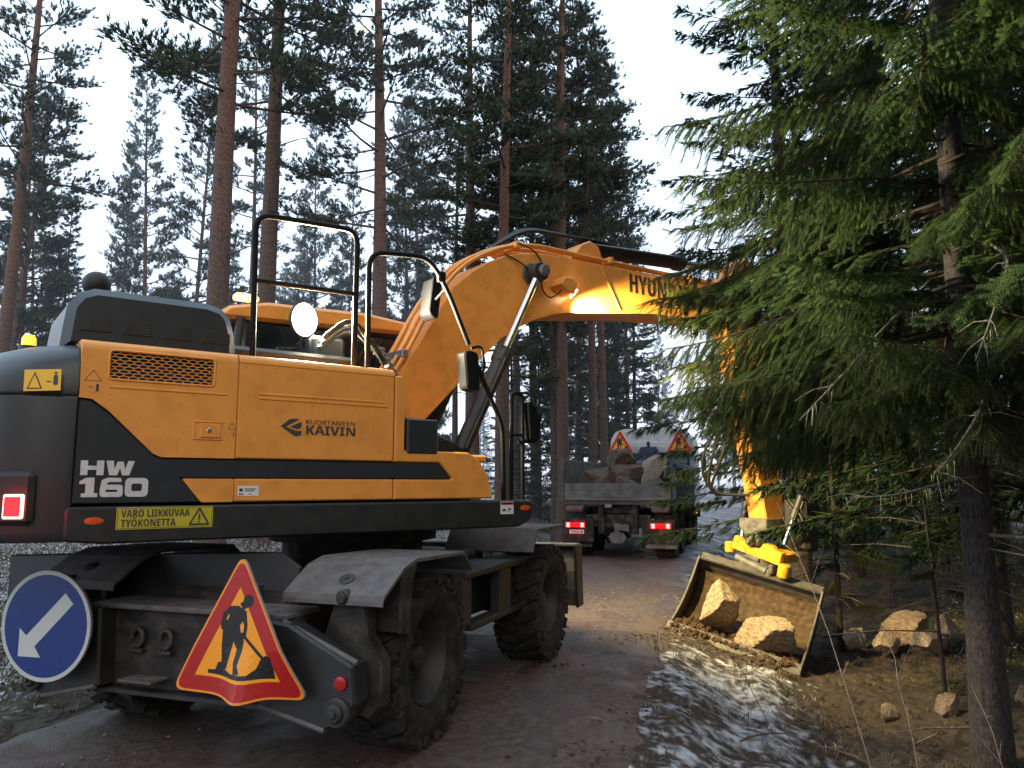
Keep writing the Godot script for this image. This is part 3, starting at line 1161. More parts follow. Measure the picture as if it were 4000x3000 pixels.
		if k < 3:
			P.call(mid, k, "pine with a full crown deep in the forest", gb, u, dist, h, 16.0, turn, rr.randf_range(0.8, 1.05))
		elif k < 5:
			P.call(slim, 0, "slender bare-stemmed pine deep in the forest", gb, u, dist, h * 1.15, 18.0, turn, 1.0)
		else:
			P.call(fir, k - 5, "dark spruce deep in the forest", gb, u, dist, h * 0.75, [14.0, 12.0][k - 5], turn, 1.0, "far_spruce", "spruce")
	# near spruces on the right
	limbs = [make_branch(1, 2.2, 0.55), make_branch(2, 2.2, 0.95), make_branch(3, 2.2, 1.3), make_branch(4, 2.2, 0.75)]
	var a := near_spruce(Vector3(3.72, -0.35, -6.3), 19.0, 0.125, 2.9, 9.5, 2.45, 501, "big old spruce with drooping limbs that reach over the boom", 0.105)
	# limbs the photograph shows in front of boom, arm and truck
	var st := Vector3(3.72, 0, -6.3)
	for e in [
		[3.05, Vector3(1.82, 2.4, -7.3), 1, 0.0], [2.75, Vector3(1.95, 2.05, -7.0), 2, 0.2], [3.6, Vector3(1.65, 3.30, -7.6), 0, 0.1],
		[3.35, Vector3(1.80, 2.75, -7.9), 2, -0.2], [4.0, Vector3(1.75, 3.72, -8.0), 3, 0.0], [4.3, Vector3(1.75, 4.1, -7.4), 1, 0.3],
		[2.7, Vector3(2.2, 2.25, -5.5), 2, 0.1], [2.9, Vector3(2.6, 2.5, -4.9), 1, -0.1], [2.5, Vector3(2.9, 2.0, -4.9), 2, 0.0],
		[3.3, Vector3(2.1, 3.0, -5.4), 0, 0.2], [4.6, Vector3(1.9, 4.3, -6.2), 3, -0.2], [5.2, Vector3(1.5, 5.0, -6.9), 2, 0.1],
		[5.6, Vector3(2.0, 5.3, -5.6), 1, 0.0], [2.6, Vector3(2.3, 1.85, -7.4), 1, 0.1],
		[3.2, Vector3(1.45, 2.5, -7.2), 3, 0.1], [3.0, Vector3(1.78, 2.3, -6.9), 2, 0.0], [3.5, Vector3(1.55, 3.0, -7.4), 1, -0.1], [3.9, Vector3(1.58, 3.55, -7.8), 0, 0.1], [2.85, Vector3(1.95, 2.2, -7.4), 3, 0.2], [2.7, Vector3(2.0, 1.95, -6.6), 1, 0.0],
		[3.5, Vector3(1.95, 2.95, -8.3), 1, 0.0], [3.1, Vector3(2.15, 2.45, -8.2), 2, 0.1], [2.8, Vector3(2.35, 2.0, -8.0), 3, 0.0], [4.4, Vector3(1.75, 3.9, -8.2), 0, 0.1], [4.1, Vector3(2.0, 3.5, -8.4), 2, 0.0],
		[2.4, Vector3(3.5, 1.95, -4.6), 1, 0.0], [2.8, Vector3(4.2, 2.3, -4.6), 3, 0.1], [3.1, Vector3(3.1, 2.7, -4.5), 2, 0.0], [3.5, Vector3(3.9, 3.1, -4.3), 0, -0.1],
		[3.9, Vector3(2.8, 3.5, -4.6), 1, 0.1], [4.3, Vector3(3.6, 3.9, -4.2), 3, 0.0], [4.8, Vector3(2.6, 4.4, -4.8), 2, 0.2], [5.2, Vector3(3.4, 4.8, -4.4), 1, 0.0],
		[5.7, Vector3(4.3, 5.2, -4.6), 0, 0.1], [6.2, Vector3(2.9, 5.8, -4.7), 3, -0.1], [2.2, Vector3(4.6, 1.6, -4.9), 2, 0.2], [6.6, Vector3(1.9, 6.2, -6.0), 0, 0.0]]:
		hero_branch(a, st + Vector3(0, e[0], 0), e[1], e[2], e[3])
	# dead limbs with hanging lichen in the shade of the big spruce
	var dead := [[V(3.72, 3.75, -6.2), V(3.35, 3.25, -5.1), V(3.05, 2.85, -4.75), V(2.85, 2.45, -4.7)], [V(3.7, 3.35, -6.2), V(2.95, 3.0, -5.7), V(2.35, 2.45, -5.5), V(2.05, 2.15, -5.5)], [V(3.75, 2.5, -6.2), V(3.3, 2.25, -5.4), V(2.9, 1.9, -5.1), V(2.7, 1.75, -5.0)], [V(3.7, 1.75, -6.2), V(3.2, 1.7, -5.8), V(2.8, 1.62, -5.7), V(2.5, 1.6, -5.8)], [V(3.75, 1.3, -6.2), V(4.1, 1.28, -5.6), V(4.3, 1.2, -5.2), V(4.35, 1.1, -4.9)]]
	for q in dead:
		rng.seed = int(q[3].x * 1000.0)
		var pts := []
		for p in curve(q, 5):
			pts.append(p - a.position)
		var dg := G.new()
		wood(dg, pts, 0.017, 0.004, 6)
		for i in 9:
			var b := along(pts, rng.randf_range(0.3, 0.97))
			var tip := b + Vector3(rng.randf() - 0.5, rng.randf() * 0.5 - 0.4, rng.randf() - 0.5) * 0.5
			wood(dg, [b, b.lerp(tip, 0.5) + Vector3(0, 0.03, 0), tip], 0.005, 0.0015, 3)
		part("dead_branch", dg, mats["dead_wood"], a)
		var lg := G.new()
		for i in 30:
			var b := along(pts, rng.randf_range(0.1, 1.0)) + Vector3(rng.randf() - 0.5, 0, rng.randf() - 0.5) * 0.06
			var l := rng.randf_range(0.03, 0.16)
			var w := Vector3(rng.randf() - 0.5, 0, rng.randf() - 0.5).normalized() * 0.0028
			lg.raw(b + w, b - w, b + Vector3((rng.randf() - 0.5) * 0.05, -l, (rng.randf() - 0.5) * 0.05))
		tag(part("hanging_lichen", lg, mats["lichen"], a), "", "", "", "stuff")
	var dense := [make_dense_spruce(601, 16.0, 2.6), make_dense_spruce(602, 16.0, 2.4)]
	var dl := ["dark spruce standing behind the bucket and the stones", "tall spruce behind the arm, edge of the sky gap", "dark spruce deeper in, right of the stone heap", "spruce filling the dark behind the stone heap", "spruce beyond the arm by the bend of the road", "far spruce at the dark rim of the wood", "spruce closing the view between the dark trunks", "spruce farther along the ditch past the arm", "spruce just outside the picture on the ditch side", "spruce behind the one outside the picture"]
	for k in 12:
		dl.append("spruce farther back along the ditch side of the road" if k < 5 else "dark spruce deep in the wood behind the stone heap")
	var dp := [[5.7, -9.4], [5.0, -13.6], [7.6, -8.0], [8.2, -12.2], [7.4, -17.0], [11.0, -10.0], [10.8, -15.5], [9.5, -21.0], [6.6, -4.0], [9.3, -5.2], [6.2, 0.6], [7.0, 4.2], [8.6, -2.0], [5.8, 7.5], [9.8, 2.0], [12.5, -20.0], [14.5, -15.0], [16.5, -22.0], [13.0, -26.5], [12.5, -32.0], [18.0, -29.0], [15.0, -9.5]]
	for k in dp.size():
		tree_of(dense[k % 2], "spruce_tree", dl[k], "spruce", "spruces beside the road", Vector3(dp[k][0], ground_y(dp[k][0], dp[k][1]), dp[k][1]), 17.0, 16.0, k * 1.1, 1.1)
	# thin young spruce behind the bucket
	near_spruce(Vector3(4.35, -0.3, -10.6), 5.0, 0.04, 0.5, 4.6, 0.75, 510, "thin young spruce stem right behind the bucket", 0.2)
	near_spruce(Vector3(4.4, -0.25, -8.2), 3.2, 0.022, 0.9, 3.0, 0.5, 511, "small sapling spruce with yellowish sprays by the stone heap", 0.16)

# ---------------------------------------------------------------- excavator
func loft(g: G, rows: Array, axis: Vector3) -> void:
	# smooth skin over rows of points; normals point away from the vertical axis point
	var nr := rows.size()
	var nc: int = rows[0].size()
	var nn := []
	for j in nr:
		var r := []
		for i in nc:
			var du: Vector3 = rows[j][min(i + 1, nc - 1)] - rows[j][max(i - 1, 0)]
			var dv: Vector3 = rows[min(j + 1, nr - 1)][i] - rows[max(j - 1, 0)][i]
			var k := du.cross(dv).normalized()
			if k.dot(rows[j][i] - axis) < 0.0:
				k = -k
			r.append(k)
		nn.append(r)
	for j in nr - 1:
		for i in nc - 1:
			g.t3(rows[j][i], rows[j][i + 1], rows[j + 1][i + 1], nn[j][i], nn[j][i + 1], nn[j + 1][i + 1])
			g.t3(rows[j][i], rows[j + 1][i + 1], rows[j + 1][i], nn[j][i], nn[j + 1][i + 1], nn[j + 1][i])

func cw_row(xr: float, z: float, rad: float, y: float, xf := -2.375) -> Array:
	var r := [Vector3(xf, y, z), Vector3((xf + xr + rad) * 0.5, y, z)]
	for k in 9:
		var t := PI * 0.5 * k / 8.0
		r.append(Vector3(xr + rad - sin(t) * rad, y, z - rad + cos(t) * rad))
	r.append(Vector3(xr - 0.03, y, 0.0))
	for k in 9:
		var t := PI * 0.5 * (8 - k) / 8.0
		r.append(Vector3(xr + rad - sin(t) * rad, y, -z + rad - cos(t) * rad))
	r.append(Vector3(xf, y, -z))
	return r

const SWAP := Transform3D(Vector3(0, 0, 1), Vector3(0, 1, 0), Vector3(1, 0, 0), Vector3(0, 0, 0))   # prism profile (z, y) swept along x
const TOPV := Transform3D(Vector3(1, 0, 0), Vector3(0, 0, 1), Vector3(0, 1, 0), Vector3(0, 0, 0))   # prism outline (x, z) swept along y

func side_panel(outline: Array, xa: float, xb: float, curved_top: bool, bev := 0.009) -> G:
	# a pressed body panel on the right side; the top rolls over onto the hood
	var g := G.new()
	g.prism(poly(outline), 1.20, 1.27, bev)
	if curved_top:
		var pr := [0.60, 2.505, 1.27, 2.492]
		for k in 7:
			var t := PI * 0.5 * k / 6.0
			pr.append_array([1.212 + cos(t) * 0.058, 2.492 + sin(t) * 0.058])
		pr.append_array([0.60, 2.55])
		g.x = SWAP
		g.prism(poly(pr), xa, xb, 0.004)
		g.x = Transform3D()
	return g

func ring_letter(g: G, cx: float, cy: float, w: float, h: float, st: float, z0: float, z1: float, rad: float) -> void:
	var o := round_poly(poly([cx, cy, cx + w, cy, cx + w, cy + h, cx, cy + h]), rad, 4)
	var i := round_poly(poly([cx + st, cy + st, cx + w - st, cy + st, cx + w - st, cy + h - st, cx + st, cy + h - st]), rad * 0.45, 4)
	for k in o.size():
		var l := (k + 1) % o.size()
		g.face([Vector3(o[k].x, o[k].y, z1), Vector3(o[l].x, o[l].y, z1), Vector3(i[l].x, i[l].y, z1), Vector3(i[k].x, i[k].y, z1)], Vector3(0, 0, 1))
		g.face([Vector3(o[k].x, o[k].y, z0), Vector3(o[l].x, o[l].y, z0), Vector3(o[l].x, o[l].y, z1), Vector3(o[k].x, o[k].y, z1)], Vector3(o[k].x - cx - w * 0.5, o[k].y - cy - h * 0.5, 0))

func wheel(parent: Node, xf: Transform3D, r: float, w: float, lugs: int, tyre_m: Material, rim_m: Material) -> void:
	# axis along local z, outer face at +w/2
	var h := w * 0.5
	var tg := G.new()
	var rb := r * 0.53
	tg.lathe([Vector2(-h * 0.72, rb), Vector2(-h * 0.93, rb + 0.05), Vector2(-h, r * 0.78), Vector2(-h * 0.93, r * 0.90), Vector2(-h * 0.8, r * 0.945), Vector2(h * 0.8, r * 0.945), Vector2(h * 0.93, r * 0.90), Vector2(h, r * 0.78), Vector2(h * 0.93, rb + 0.05), Vector2(h * 0.72, rb)], 48, 0.6)
	for k in lugs:
		for s in [-1.0, 1.0]:
			var a: float = TAU * (k + (0.5 if s > 0 else 0.0)) / lugs
			var keep := Transform3D(Basis(Vector3(0, 0, 1), a), Vector3())
			tg.x = keep * Transform3D(Basis(Vector3.RIGHT, 0.5 * s), Vector3(r * 0.955, 0, s * h * 0.5))
			tg.box(Vector3(0, 0, 0), Vector3(r * 0.09, TAU * r / lugs * 0.46, h * 1.06), 0.006)
			tg.x = keep
			tg.box(Vector3(r * 0.915, -s * 0.0 + h * 0.27, s * h * 0.955), Vector3(r * 0.12, TAU * r / lugs * 0.42, h * 0.12), 0.004)
	tg.x = Transform3D()
	var ty := part("wheel", tg, tyre_m, parent, xf)
	var rg := G.new()
	rg.lathe([Vector2(h * 0.70, rb + 0.012), Vector2(h * 0.78, rb), Vector2(h * 0.66, rb - 0.02), Vector2(h * 0.35, rb - 0.045), Vector2(h * 0.1, rb - 0.06), Vector2(h * 0.05, r * 0.30), Vector2(h * 0.22, r * 0.27), Vector2(h * 0.30, r * 0.16), Vector2(h * 0.52, r * 0.14), Vector2(h * 0.56, r * 0.11), Vector2(h * 0.56, 0)], 36, 0.85)
	rg.lathe([Vector2(-h * 0.6, 0.0), Vector2(-h * 0.6, rb)], 24)
	for k in 10:
		var a := TAU * k / 10.0
		rg.cyl(Vector3(cos(a) * r * 0.235, sin(a) * r * 0.235, h * 0.22), Vector3(cos(a) * r * 0.235, sin(a) * r * 0.235, h * 0.33), r * 0.022, 6, 0.002)
	part("rim", rg, rim_m, ty)

func decal(parent: Node, called: String, m: Material, a: Vector3, b: Vector3, up: Vector3, th := 0.003) -> MeshInstance3D:
	# thin plate from lower-left a to lower-right b, with height vector up
	var g := G.new()
	var xx := b - a
	var nn := xx.cross(up).normalized() * th
	var q := [a, b, b + up, a + up]
	g.face([q[0] + nn, q[1] + nn, q[2] + nn, q[3] + nn], nn)
	for k in 4:
		g.face([q[k], q[(k + 1) % 4], q[(k + 1) % 4] + nn, q[k] + nn], (q[k] + q[(k + 1) % 4]) * 0.5 - (a + b + up) * 0.5)
	return part(called, g, m, parent)

func spot(parent: Node, called: String, at: Vector3, towards: Vector3, col: Color, energy: float, angle: float, size: float) -> void:
	var s := SpotLight3D.new()
	s.name = called
	s.light_color = col
	s.light_energy = energy
	s.spot_angle = angle
	s.spot_angle_attenuation = 0.8
	s.spot_range = 60.0
	s.spot_attenuation = 2.0
	s.light_size = size
	s.shadow_enabled = true
	parent.add_child(s)
	s.transform = Transform3D(Basis.looking_at(towards - at, Vector3.UP), at)

func make_excavator() -> void:
	var e := thing("wheeled_excavator", "orange and black wheeled excavator with its boom reaching over the road verge", "excavator", U2W)
	var OR: Material = mats["orange"]
	var BP: Material = mats["black_panel"]
	var BS: Material = mats["black_steel"]
	# --- counterweight
	var g := G.new()
	loft(g, [cw_row(-2.92, 1.24, 0.55, 1.37), cw_row(-2.98, 1.265, 0.58, 1.43), cw_row(-3.0, 1.27, 0.6, 1.8), cw_row(-2.98, 1.27, 0.6, 2.19), cw_row(-2.965, 1.258, 0.6, 2.205)], Vector3(-2.3, 1.8, 0))
	var cw := part("counterweight", g, BP, e)
	g = G.new()
	loft(g, [cw_row(-2.965, 1.258, 0.6, 2.205), cw_row(-2.985, 1.27, 0.6, 2.222), cw_row(-2.95, 1.262, 0.6, 2.32), cw_row(-2.88, 1.245, 0.6, 2.41), cw_row(-2.78, 1.215, 0.58, 2.48), cw_row(-2.66, 1.17, 0.55, 2.525), cw_row(-2.54, 1.10, 0.5, 2.548), cw_row(-2.45, 1.0, 0.4, 2.552)], Vector3(-2.3, 2.0, 0))
	g.face([V(-2.375, 2.552, 1.0), V(-2.45, 2.552, 0.9), V(-2.45, 2.552, -0.9), V(-2.375, 2.552, -1.0)], Vector3.UP)
	part("cap", g, BP, cw)
	# lamp pocket and tail lamp on the rear corner
	var cb := Basis(Vector3.UP, deg_to_rad(-30.0))
	var cx := Transform3D(cb, V(-2.64, 1.60, 1.178))
	g = G.new()
	g.x = cx
	g.box(V(0, 0.02, 0.0), V(0.24, 0.30, 0.12), 0.04)
	part("lamp_pocket", g, BS, cw)
	var tl := Transform3D(cb, V(-2.64, 1.575, 1.178))
	g = G.new()
	g.x = tl
	g.box(V(0.03, 0.0, 0.062), V(0.105, 0.135, 0.03), 0.012)
	part("tail_lamp_rim", g, mats["tail_core"], cw)
	g = G.new()
	g.x = tl
	g.box(V(0.03, 0.0, 0.078), V(0.082, 0.108, 0.02), 0.008)
	part("tail_lamp", g, mats["tail_glow"], cw)
	var om := OmniLight3D.new()
	om.name = "tail_lamp_light"
	om.light_color = Color(1.0, 0.05, 0.06)
	om.light_energy = 0.05
	om.light_size = 0.05
	om.omni_range = 20.0
	om.omni_attenuation = 2.0
	om.shadow_enabled = true
	e.add_child(om)
	om.position = tl * V(0.03, 0, 0.16)
	# yellow warning label wrapped on the corner
	var lb := Basis(Vector3.UP, deg_to_rad(-24.0))
	g = G.new()
	g.x = Transform3D(lb, V(-2.555, 2.285, 1.262)) * Transform3D(Basis(Vector3(0, 0, 1), 0.05) * Basis(Vector3.RIGHT, -0.10), Vector3())
	g.box(V(0, 0, 0), V(0.19, 0.125, 0.006), 0.002)
	var wl := part("warning_label", g, mats["yellow_decal"], e)
	var lx := g.x
	g = G.new()
	g.x = lx
	g.prism(poly([-0.08, -0.05, 0.0, -0.05, -0.04, 0.05]), 0.003, 0.0045, 0.0)
	part("printed_triangle", g, mats["dark_print"], wl)
	g = G.new()
	g.x = lx
	g.prism(poly([-0.07, -0.044, -0.01, -0.044, -0.04, 0.033]), 0.0045, 0.0055, 0.0)
	part("printed_triangle_inside", g, mats["yellow_decal"], wl)
	g = G.new()
	g.x = lx
	g.prism(poly([0.022, -0.012, 0.045, -0.012, 0.045, -0.006, 0.022, -0.006]), 0.003, 0.0045, 0.0)
	g.prism(round_poly(poly([0.055, -0.03, 0.08, -0.03, 0.078, 0.03, 0.057, 0.03]), 0.01, 3), 0.003, 0.0045, 0.0)
	g.prism(round_poly(poly([0.06, 0.033, 0.075, 0.033, 0.075, 0.048, 0.06, 0.048]), 0.007, 3), 0.003, 0.0045, 0.0)
	part("printed_figure", g, mats["dark_print"], wl)
	# amber beacon and yellow rear bar behind the crest of the counterweight
	g = G.new()
	g.x = Transform3D(Basis(Vector3.RIGHT, -PI / 2), V(-2.585, 2.54, 0.62))
	g.lathe([Vector2(0.0, 0.0), Vector2(0.0, 0.055), Vector2(0.03, 0.055), Vector2(0.03, 0.0)], 18)
	var be := part("beacon_base", g, BS, e)
	g = G.new()
	g.x = Transform3D(Basis(Vector3.RIGHT, -PI / 2), V(-2.585, 2.57, 0.62))
	g.lathe([Vector2(0.0, 0.042), Vector2(0.05, 0.040), Vector2(0.07, 0.028), Vector2(0.077, 0.0)], 18)
	part("beacon_lamp", g, mats["beacon_glow"], be)
	g = G.new()
	g.box(V(-3.10, 2.40, -0.1), V(0.05, 0.035, 1.9), 0.006)
	g.box(V(-3.05, 2.38, 0.75), V(0.12, 0.05, 0.05), 0.006)
	g.box(V(-3.05, 2.38, -0.95), V(0.12, 0.05, 0.05), 0.006)
	part("rear_bar", g, mats["loader_yellow"], e)
	# --- house core and panels
	g = G.new()
	g.box(V(-1.34, 2.05, -0.02), V(2.06, 0.95, 2.42), 0.03)
	g.box(V(-0.1, 1.72, -0.1), V(1.3, 0.3, 2.3), 0.02)
	part("house", g, BP, e)
	# the engine door is pieced round a real opening for the ventilation grille
	g = side_panel([-2.368, 2.318, -2.368, 2.20, -2.30, 2.195, -2.21, 2.13, -1.955, 1.885, -1.905, 1.862, -1.462, 1.862, -1.462, 2.318], -2.368, -1.462, true, 0.0)
	g.prism(poly([-2.368, 2.318, -2.222, 2.318, -2.222, 2.492, -2.368, 2.492]), 1.20, 1.27, 0.0)
	g.prism(poly([-1.61, 2.318, -1.462, 2.318, -1.462, 2.492, -1.61, 2.492]), 1.20, 1.27, 0.0)
	var door := part("engine_door", g, OR, e)
	g = side_panel([-1.455, 1.862, -0.308, 1.862, -0.308, 2.492, -1.455, 2.492], -1.455, -0.308, true)
	var mid := part("middle_panel", g, OR, e)
	g = side_panel([-0.300, 1.862, -0.215, 1.862, -0.215, 2.42, -0.245, 2.50, -0.300, 2.50], -0.300, -0.215, false)
	part("front_panel", g, OR, e)
	# pressed ribs in the panels
	for rb in [[-2.215, -1.525, 2.272], [-1.32, -0.39, 2.292], [-1.32, -0.36, 2.262]]:
		g = G.new()
		g.prism(round_poly(poly([rb[0], rb[2] - 0.008, rb[1], rb[2] - 0.008, rb[1], rb[2] + 0.008, rb[0], rb[2] + 0.008]), 0.008, 3), 1.262, 1.276, 0.005)
		part("pressed_rib", g, OR, door if rb[0] < -2.0 else mid)
	# ventilation grille: recess, frame and expanded-metal strands
	g = G.new()
	var cols := 23
	var rows := 9
	for r in rows + 1:
		var y := 2.322 + 0.172 * r / rows
		for c in cols:
			var x0 := -2.217 + 0.602 * c / cols
			var x1 := -2.217 + 0.602 * (c + 1) / cols
			var ya := y + (0.0042 if (c + r) % 2 == 0 else -0.0042)
			var yb := y + (0.0042 if (c + 1 + r) % 2 == 0 else -0.0042)
			g.face([V(x0, ya - 0.0026, 1.2645), V(x1, yb - 0.0026, 1.2645), V(x1, yb + 0.0026, 1.2645), V(x0, ya + 0.0026, 1.2645)], Vector3(0, 0, 1))
	for r in rows:
		for c in cols + 1:
			if (c + r) % 2 == 0:
				var x := -2.217 + 0.602 * c / cols
				var y := 2.322 + 0.172 * r / rows
				g.face([V(x - 0.003, y, 1.2646), V(x + 0.003, y, 1.2646), V(x + 0.003, y + 0.172 / rows, 1.2646), V(x - 0.003, y + 0.172 / rows, 1.2646)], Vector3(0, 0, 1))
	part("grille", g, OR, door)
	g = G.new()
	var fr := round_poly(poly([-2.222, 2.318, -1.61, 2.318, -1.61, 2.495, -2.222, 2.495]), 0.03, 4)
	var frp := []
	for p in fr:
		frp.append(V(p.x, p.y, 1.2695))
	frp.append(frp[0])
	g.tube(frp, 0.008, 6, false)
	part("grille_frame", g, OR, door)
	# door latch
	g = G.new()
	var bz := [V(-1.72, 1.98, 1.271), V(-1.545, 1.98, 1.271), V(-1.545, 2.09, 1.271), V(-1.72, 2.09, 1.271), V(-1.72, 1.98, 1.271)]
	g.tube(bz, 0.006, 6, false)
	part("latch_bezel", g, OR, door)
	g = G.new()
	g.prism(round_poly(poly([-1.683, 1.99, -1.555, 1.99, -1.555, 2.08, -1.683, 2.08]), 0.006, 3), 1.27, 1.281, 0.004)
	var la := part("latch", g, OR, door)
	g = G.new()
	g.cyl(V(-1.63, 2.035, 1.278), V(-1.63, 2.035, 1.287), 0.015, 16, 0.003)
	part("latch_lock", g, mats["chrome"], door)
	# dark band with its printed name, and lower orange strips
	g = G.new()
	g.prism(poly([-2.368, 1.585, -1.66, 1.585, -1.785, 1.738, -1.455, 1.738, -0.3, 1.738, 0.195, 1.738, 0.085, 1.853, -0.3, 1.853, -1.90, 1.853, -1.945, 1.872, -2.21, 2.118, -2.305, 2.185, -2.368, 2.19]), 1.20, 1.266, 0.006)
	part("dark_band", g, BP, e)
	for sp in [[-1.655, 1.585, -1.458, 1.585, -1.458, 1.732, -1.775, 1.732], [-1.452, 1.585, -0.305, 1.585, -0.305, 1.732, -1.452, 1.732]]:
		g = G.new()
		g.prism(round_poly(poly(sp), 0.012, 2), 1.20, 1.269, 0.009)
		part("lower_strip", g, OR, e)
	g = G.new()
	g.prism(poly([-0.298, 1.585, 0.59, 1.585, 0.578, 1.68, 0.54, 1.77, 0.475, 1.865, 0.41, 1.92, 0.345, 1.945, -0.298, 1.945, -0.298, 1.859, 0.095, 1.859, 0.205, 1.744, 0.19, 1.732, -0.298, 1.732]), 1.16, 1.269, 0.010)
	part("front_fairing", g, OR, e)
	g = G.new()
	g.box(V(0.15, 1.90, 0.85), V(0.86, 0.06, 0.7), 0.02)
	part("front_deck", g, OR, e)
	# printed model name HW 160
	g = G.new()
	var z0 := 1.2665
	var z1 := 1.2695
	g.x = Transform3D(Basis().scaled(Vector3(0.088, 0.085, 1)), V(-2.335, 1.75, 0))
	g.prism(poly([0, 0, 0.42, 0, 0.42, 0.36, 0.95, 0.36, 0.95, 0, 1.38, 0, 1.38, 1, 0.95, 1, 0.95, 0.64, 0.42, 0.64, 0.42, 1, 0, 1]), z0, z1, 0.0)
	g.prism(poly([1.5, 1, 1.95, 1, 2.02, 0.42, 2.2, 0.95, 2.55, 0.95, 2.68, 0.42, 2.85, 1, 3.25, 1, 2.95, 0, 2.5, 0, 2.36, 0.5, 2.2, 0, 1.72, 0]), z0, z1, 0.0)
	part("printed_letters", g, mats["white_print"], e)
	g = G.new()
	g.x = Transform3D(Basis().scaled(Vector3(0.113, 0.112, 1)), V(-2.335, 1.623, 0))
	g.prism(poly([0.1, 0, 0.85, 0, 0.85, 0.2, 0.68, 0.2, 0.68, 1, 0.3, 1, 0.0, 0.82, 0.0, 0.66, 0.28, 0.7, 0.28, 0.2, 0.1, 0.2]), z0, z1, 0.0)
	ring_letter(g, 0.95, 0.0, 1.08, 0.64, 0.26, z0, z1, 0.18)
	g.prism(round_poly(poly([0.95, 0.3, 1.22, 0.3, 1.24, 0.68, 1.34, 0.78, 1.95, 0.78, 1.92, 1.0, 1.25, 1.0, 1.0, 0.86]), 0.06, 3), z0 + 0.0004, z1 + 0.0004, 0.0)
	ring_letter(g, 2.13, 0.0, 1.12, 1.0, 0.30, z0, z1, 0.26)
	part("printed_number", g, mats["white_print"], e)
	# company print
	g = G.new()
	g.prism(poly([-1.165, 2.085, -1.105, 2.135, -1.06, 2.140, -1.035, 2.137, -1.13, 2.083, -1.05, 2.055, -1.02, 2.062, -1.02, 2.030, -1.045, 2.022, -1.07, 2.025]), 1.271, 1.2735, 0.0)
	g.prism(poly([-1.10, 2.083, -1.02, 2.122, -1.02, 2.085, -1.045, 2.068]), 1.271, 1.2735, 0.0)
	part("printed_emblem", g, mats["dark_print"], e)
	lettering("printed_words", "KUORTANEEN", 0.030, mats["dark_print"], e, Transform3D(Basis(), V(-0.995, 2.122, 1.2722)), 400, 0.365)
	lettering("printed_words", "KAIVIN", 0.062, mats["dark_print"], e, Transform3D(Basis(), V(-0.995, 2.065, 1.2722)), 800, 0.365)
	# black skirt (main frame) with rounded nose
	g = G.new()
	g.prism(round_poly(poly([-2.40, 1.372, -2.2, 1.352, 0.84, 1.352, 0.97, 1.40, 0.995, 1.46, 0.995, 1.568, -2.40, 1.568]), 0.03, 3), 1.05, 1.285, 0.014)
	var sk := part("frame_skirt", g, BS, e)
	g = G.new()
	g.prism(round_poly(poly([-2.40, 1.372, -2.2, 1.352, 0.84, 1.352, 0.97, 1.40, 0.995, 1.46, 0.995, 1.568, -2.40, 1.568]), 0.03, 3), -1.285, -1.05, 0.014)
	part("frame_skirt", g, BS, e)
	g = G.new()
	g.box(V(-0.7, 1.47, 0), V(3.3, 0.18, 2.1), 0.02)
	g.x = Transform3D(Basis(Vector3.RIGHT, PI / 2), V(0, 1.39, 0))
	g.lathe([Vector2(0, 0), Vector2(0, 0.72), Vector2(0.16, 0.72), Vector2(0.16, 0.60), Vector2(0.36, 0.60), Vector2(0.36, 0)], 32)
	part("turntable", g, mats["chassis"], e)
	# side reflectors, plate and stickers
	for rx in [[-2.25, 1.487], [0.905, 1.505]]:
		g = G.new()
		g.x = Transform3D(Basis().scaled(Vector3(1, 0.42, 1)), V(rx[0], rx[1], 1.283))
		g.lathe([Vector2(0.0, 0.052), Vector2(0.008, 0.050), Vector2(0.014, 0.03), Vector2(0.015, 0.0)], 20)
		part("side_reflector", g, mats["reflector"], e)
	var wp := decal(e, "warning_plate", mats["yellow_plate"], V(-2.135, 1.432, 1.287), V(-1.585, 1.432, 1.287), V(0, 0.13, 0), 0.004)
	lettering("printed_words", "VARO LIIKKUVAA", 0.043, mats["dark_print"], wp, Transform3D(Basis(), V(-2.11, 1.525, 1.2925)), 600, 0.385)
	lettering("printed_words", "TYÖKONETTA", 0.043, mats["dark_print"], wp, Transform3D(Basis(), V(-2.11, 1.468, 1.2925)), 600, 0.305)
	g = G.new()
	var tt := [V(-1.725, 1.452, 1.2925), V(-1.61, 1.452, 1.2925), V(-1.6675, 1.55, 1.2925), V(-1.725, 1.452, 1.2925), V(-1.61, 1.452, 1.2925)]
	for k in 3:
		g.tube([tt[k], tt[k + 1]], 0.0055, 4)
	g.box(V(-1.6675, 1.497, 1.2925), V(0.009, 0.035, 0.003), 0.0)
	g.box(V(-1.6675, 1.466, 1.2925), V(0.009, 0.009, 0.003), 0.0)
	part("printed_triangle", g, mats["dark_print"], wp)
	g = G.new()
	for q in [[-2.128, 1.438, -1.592, 1.438], [-2.128, 1.556, -1.592, 1.556], [-2.128, 1.438, -2.128, 1.556], [-1.592, 1.438, -1.592, 1.556]]:
		g.tube([V(q[0], q[1], 1.2912), V(q[2], q[3], 1.2912)], 0.0015, 4)
	part("printed_border", g, mats["dark_print"], wp)
	var st := decal(e, "sticker", mats["white_sticker"], V(-1.432, 1.622, 1.2692), V(-1.295, 1.622, 1.2692), V(0, 0.065, 0), 0.002)
	g = G.new()
	for q in [[-1.41, 1.66, 0.022, 0.02], [-1.35, 1.667, 0.075, 0.006], [-1.355, 1.655, 0.065, 0.006], [-1.41, 1.633, 0.03, 0.008], [-1.35, 1.633, 0.02, 0.004]]:
		g.box(V(q[0], q[1], 1.2716), V(q[2], q[3], 0.001), 0.0)
	part("printed_lines", g, mats["dark_print"], st)
	st = decal(e, "sticker", mats["white_sticker"], V(0.655, 1.458, 1.2862), V(0.785, 1.458, 1.2862), V(0, 0.10, 0), 0.002)
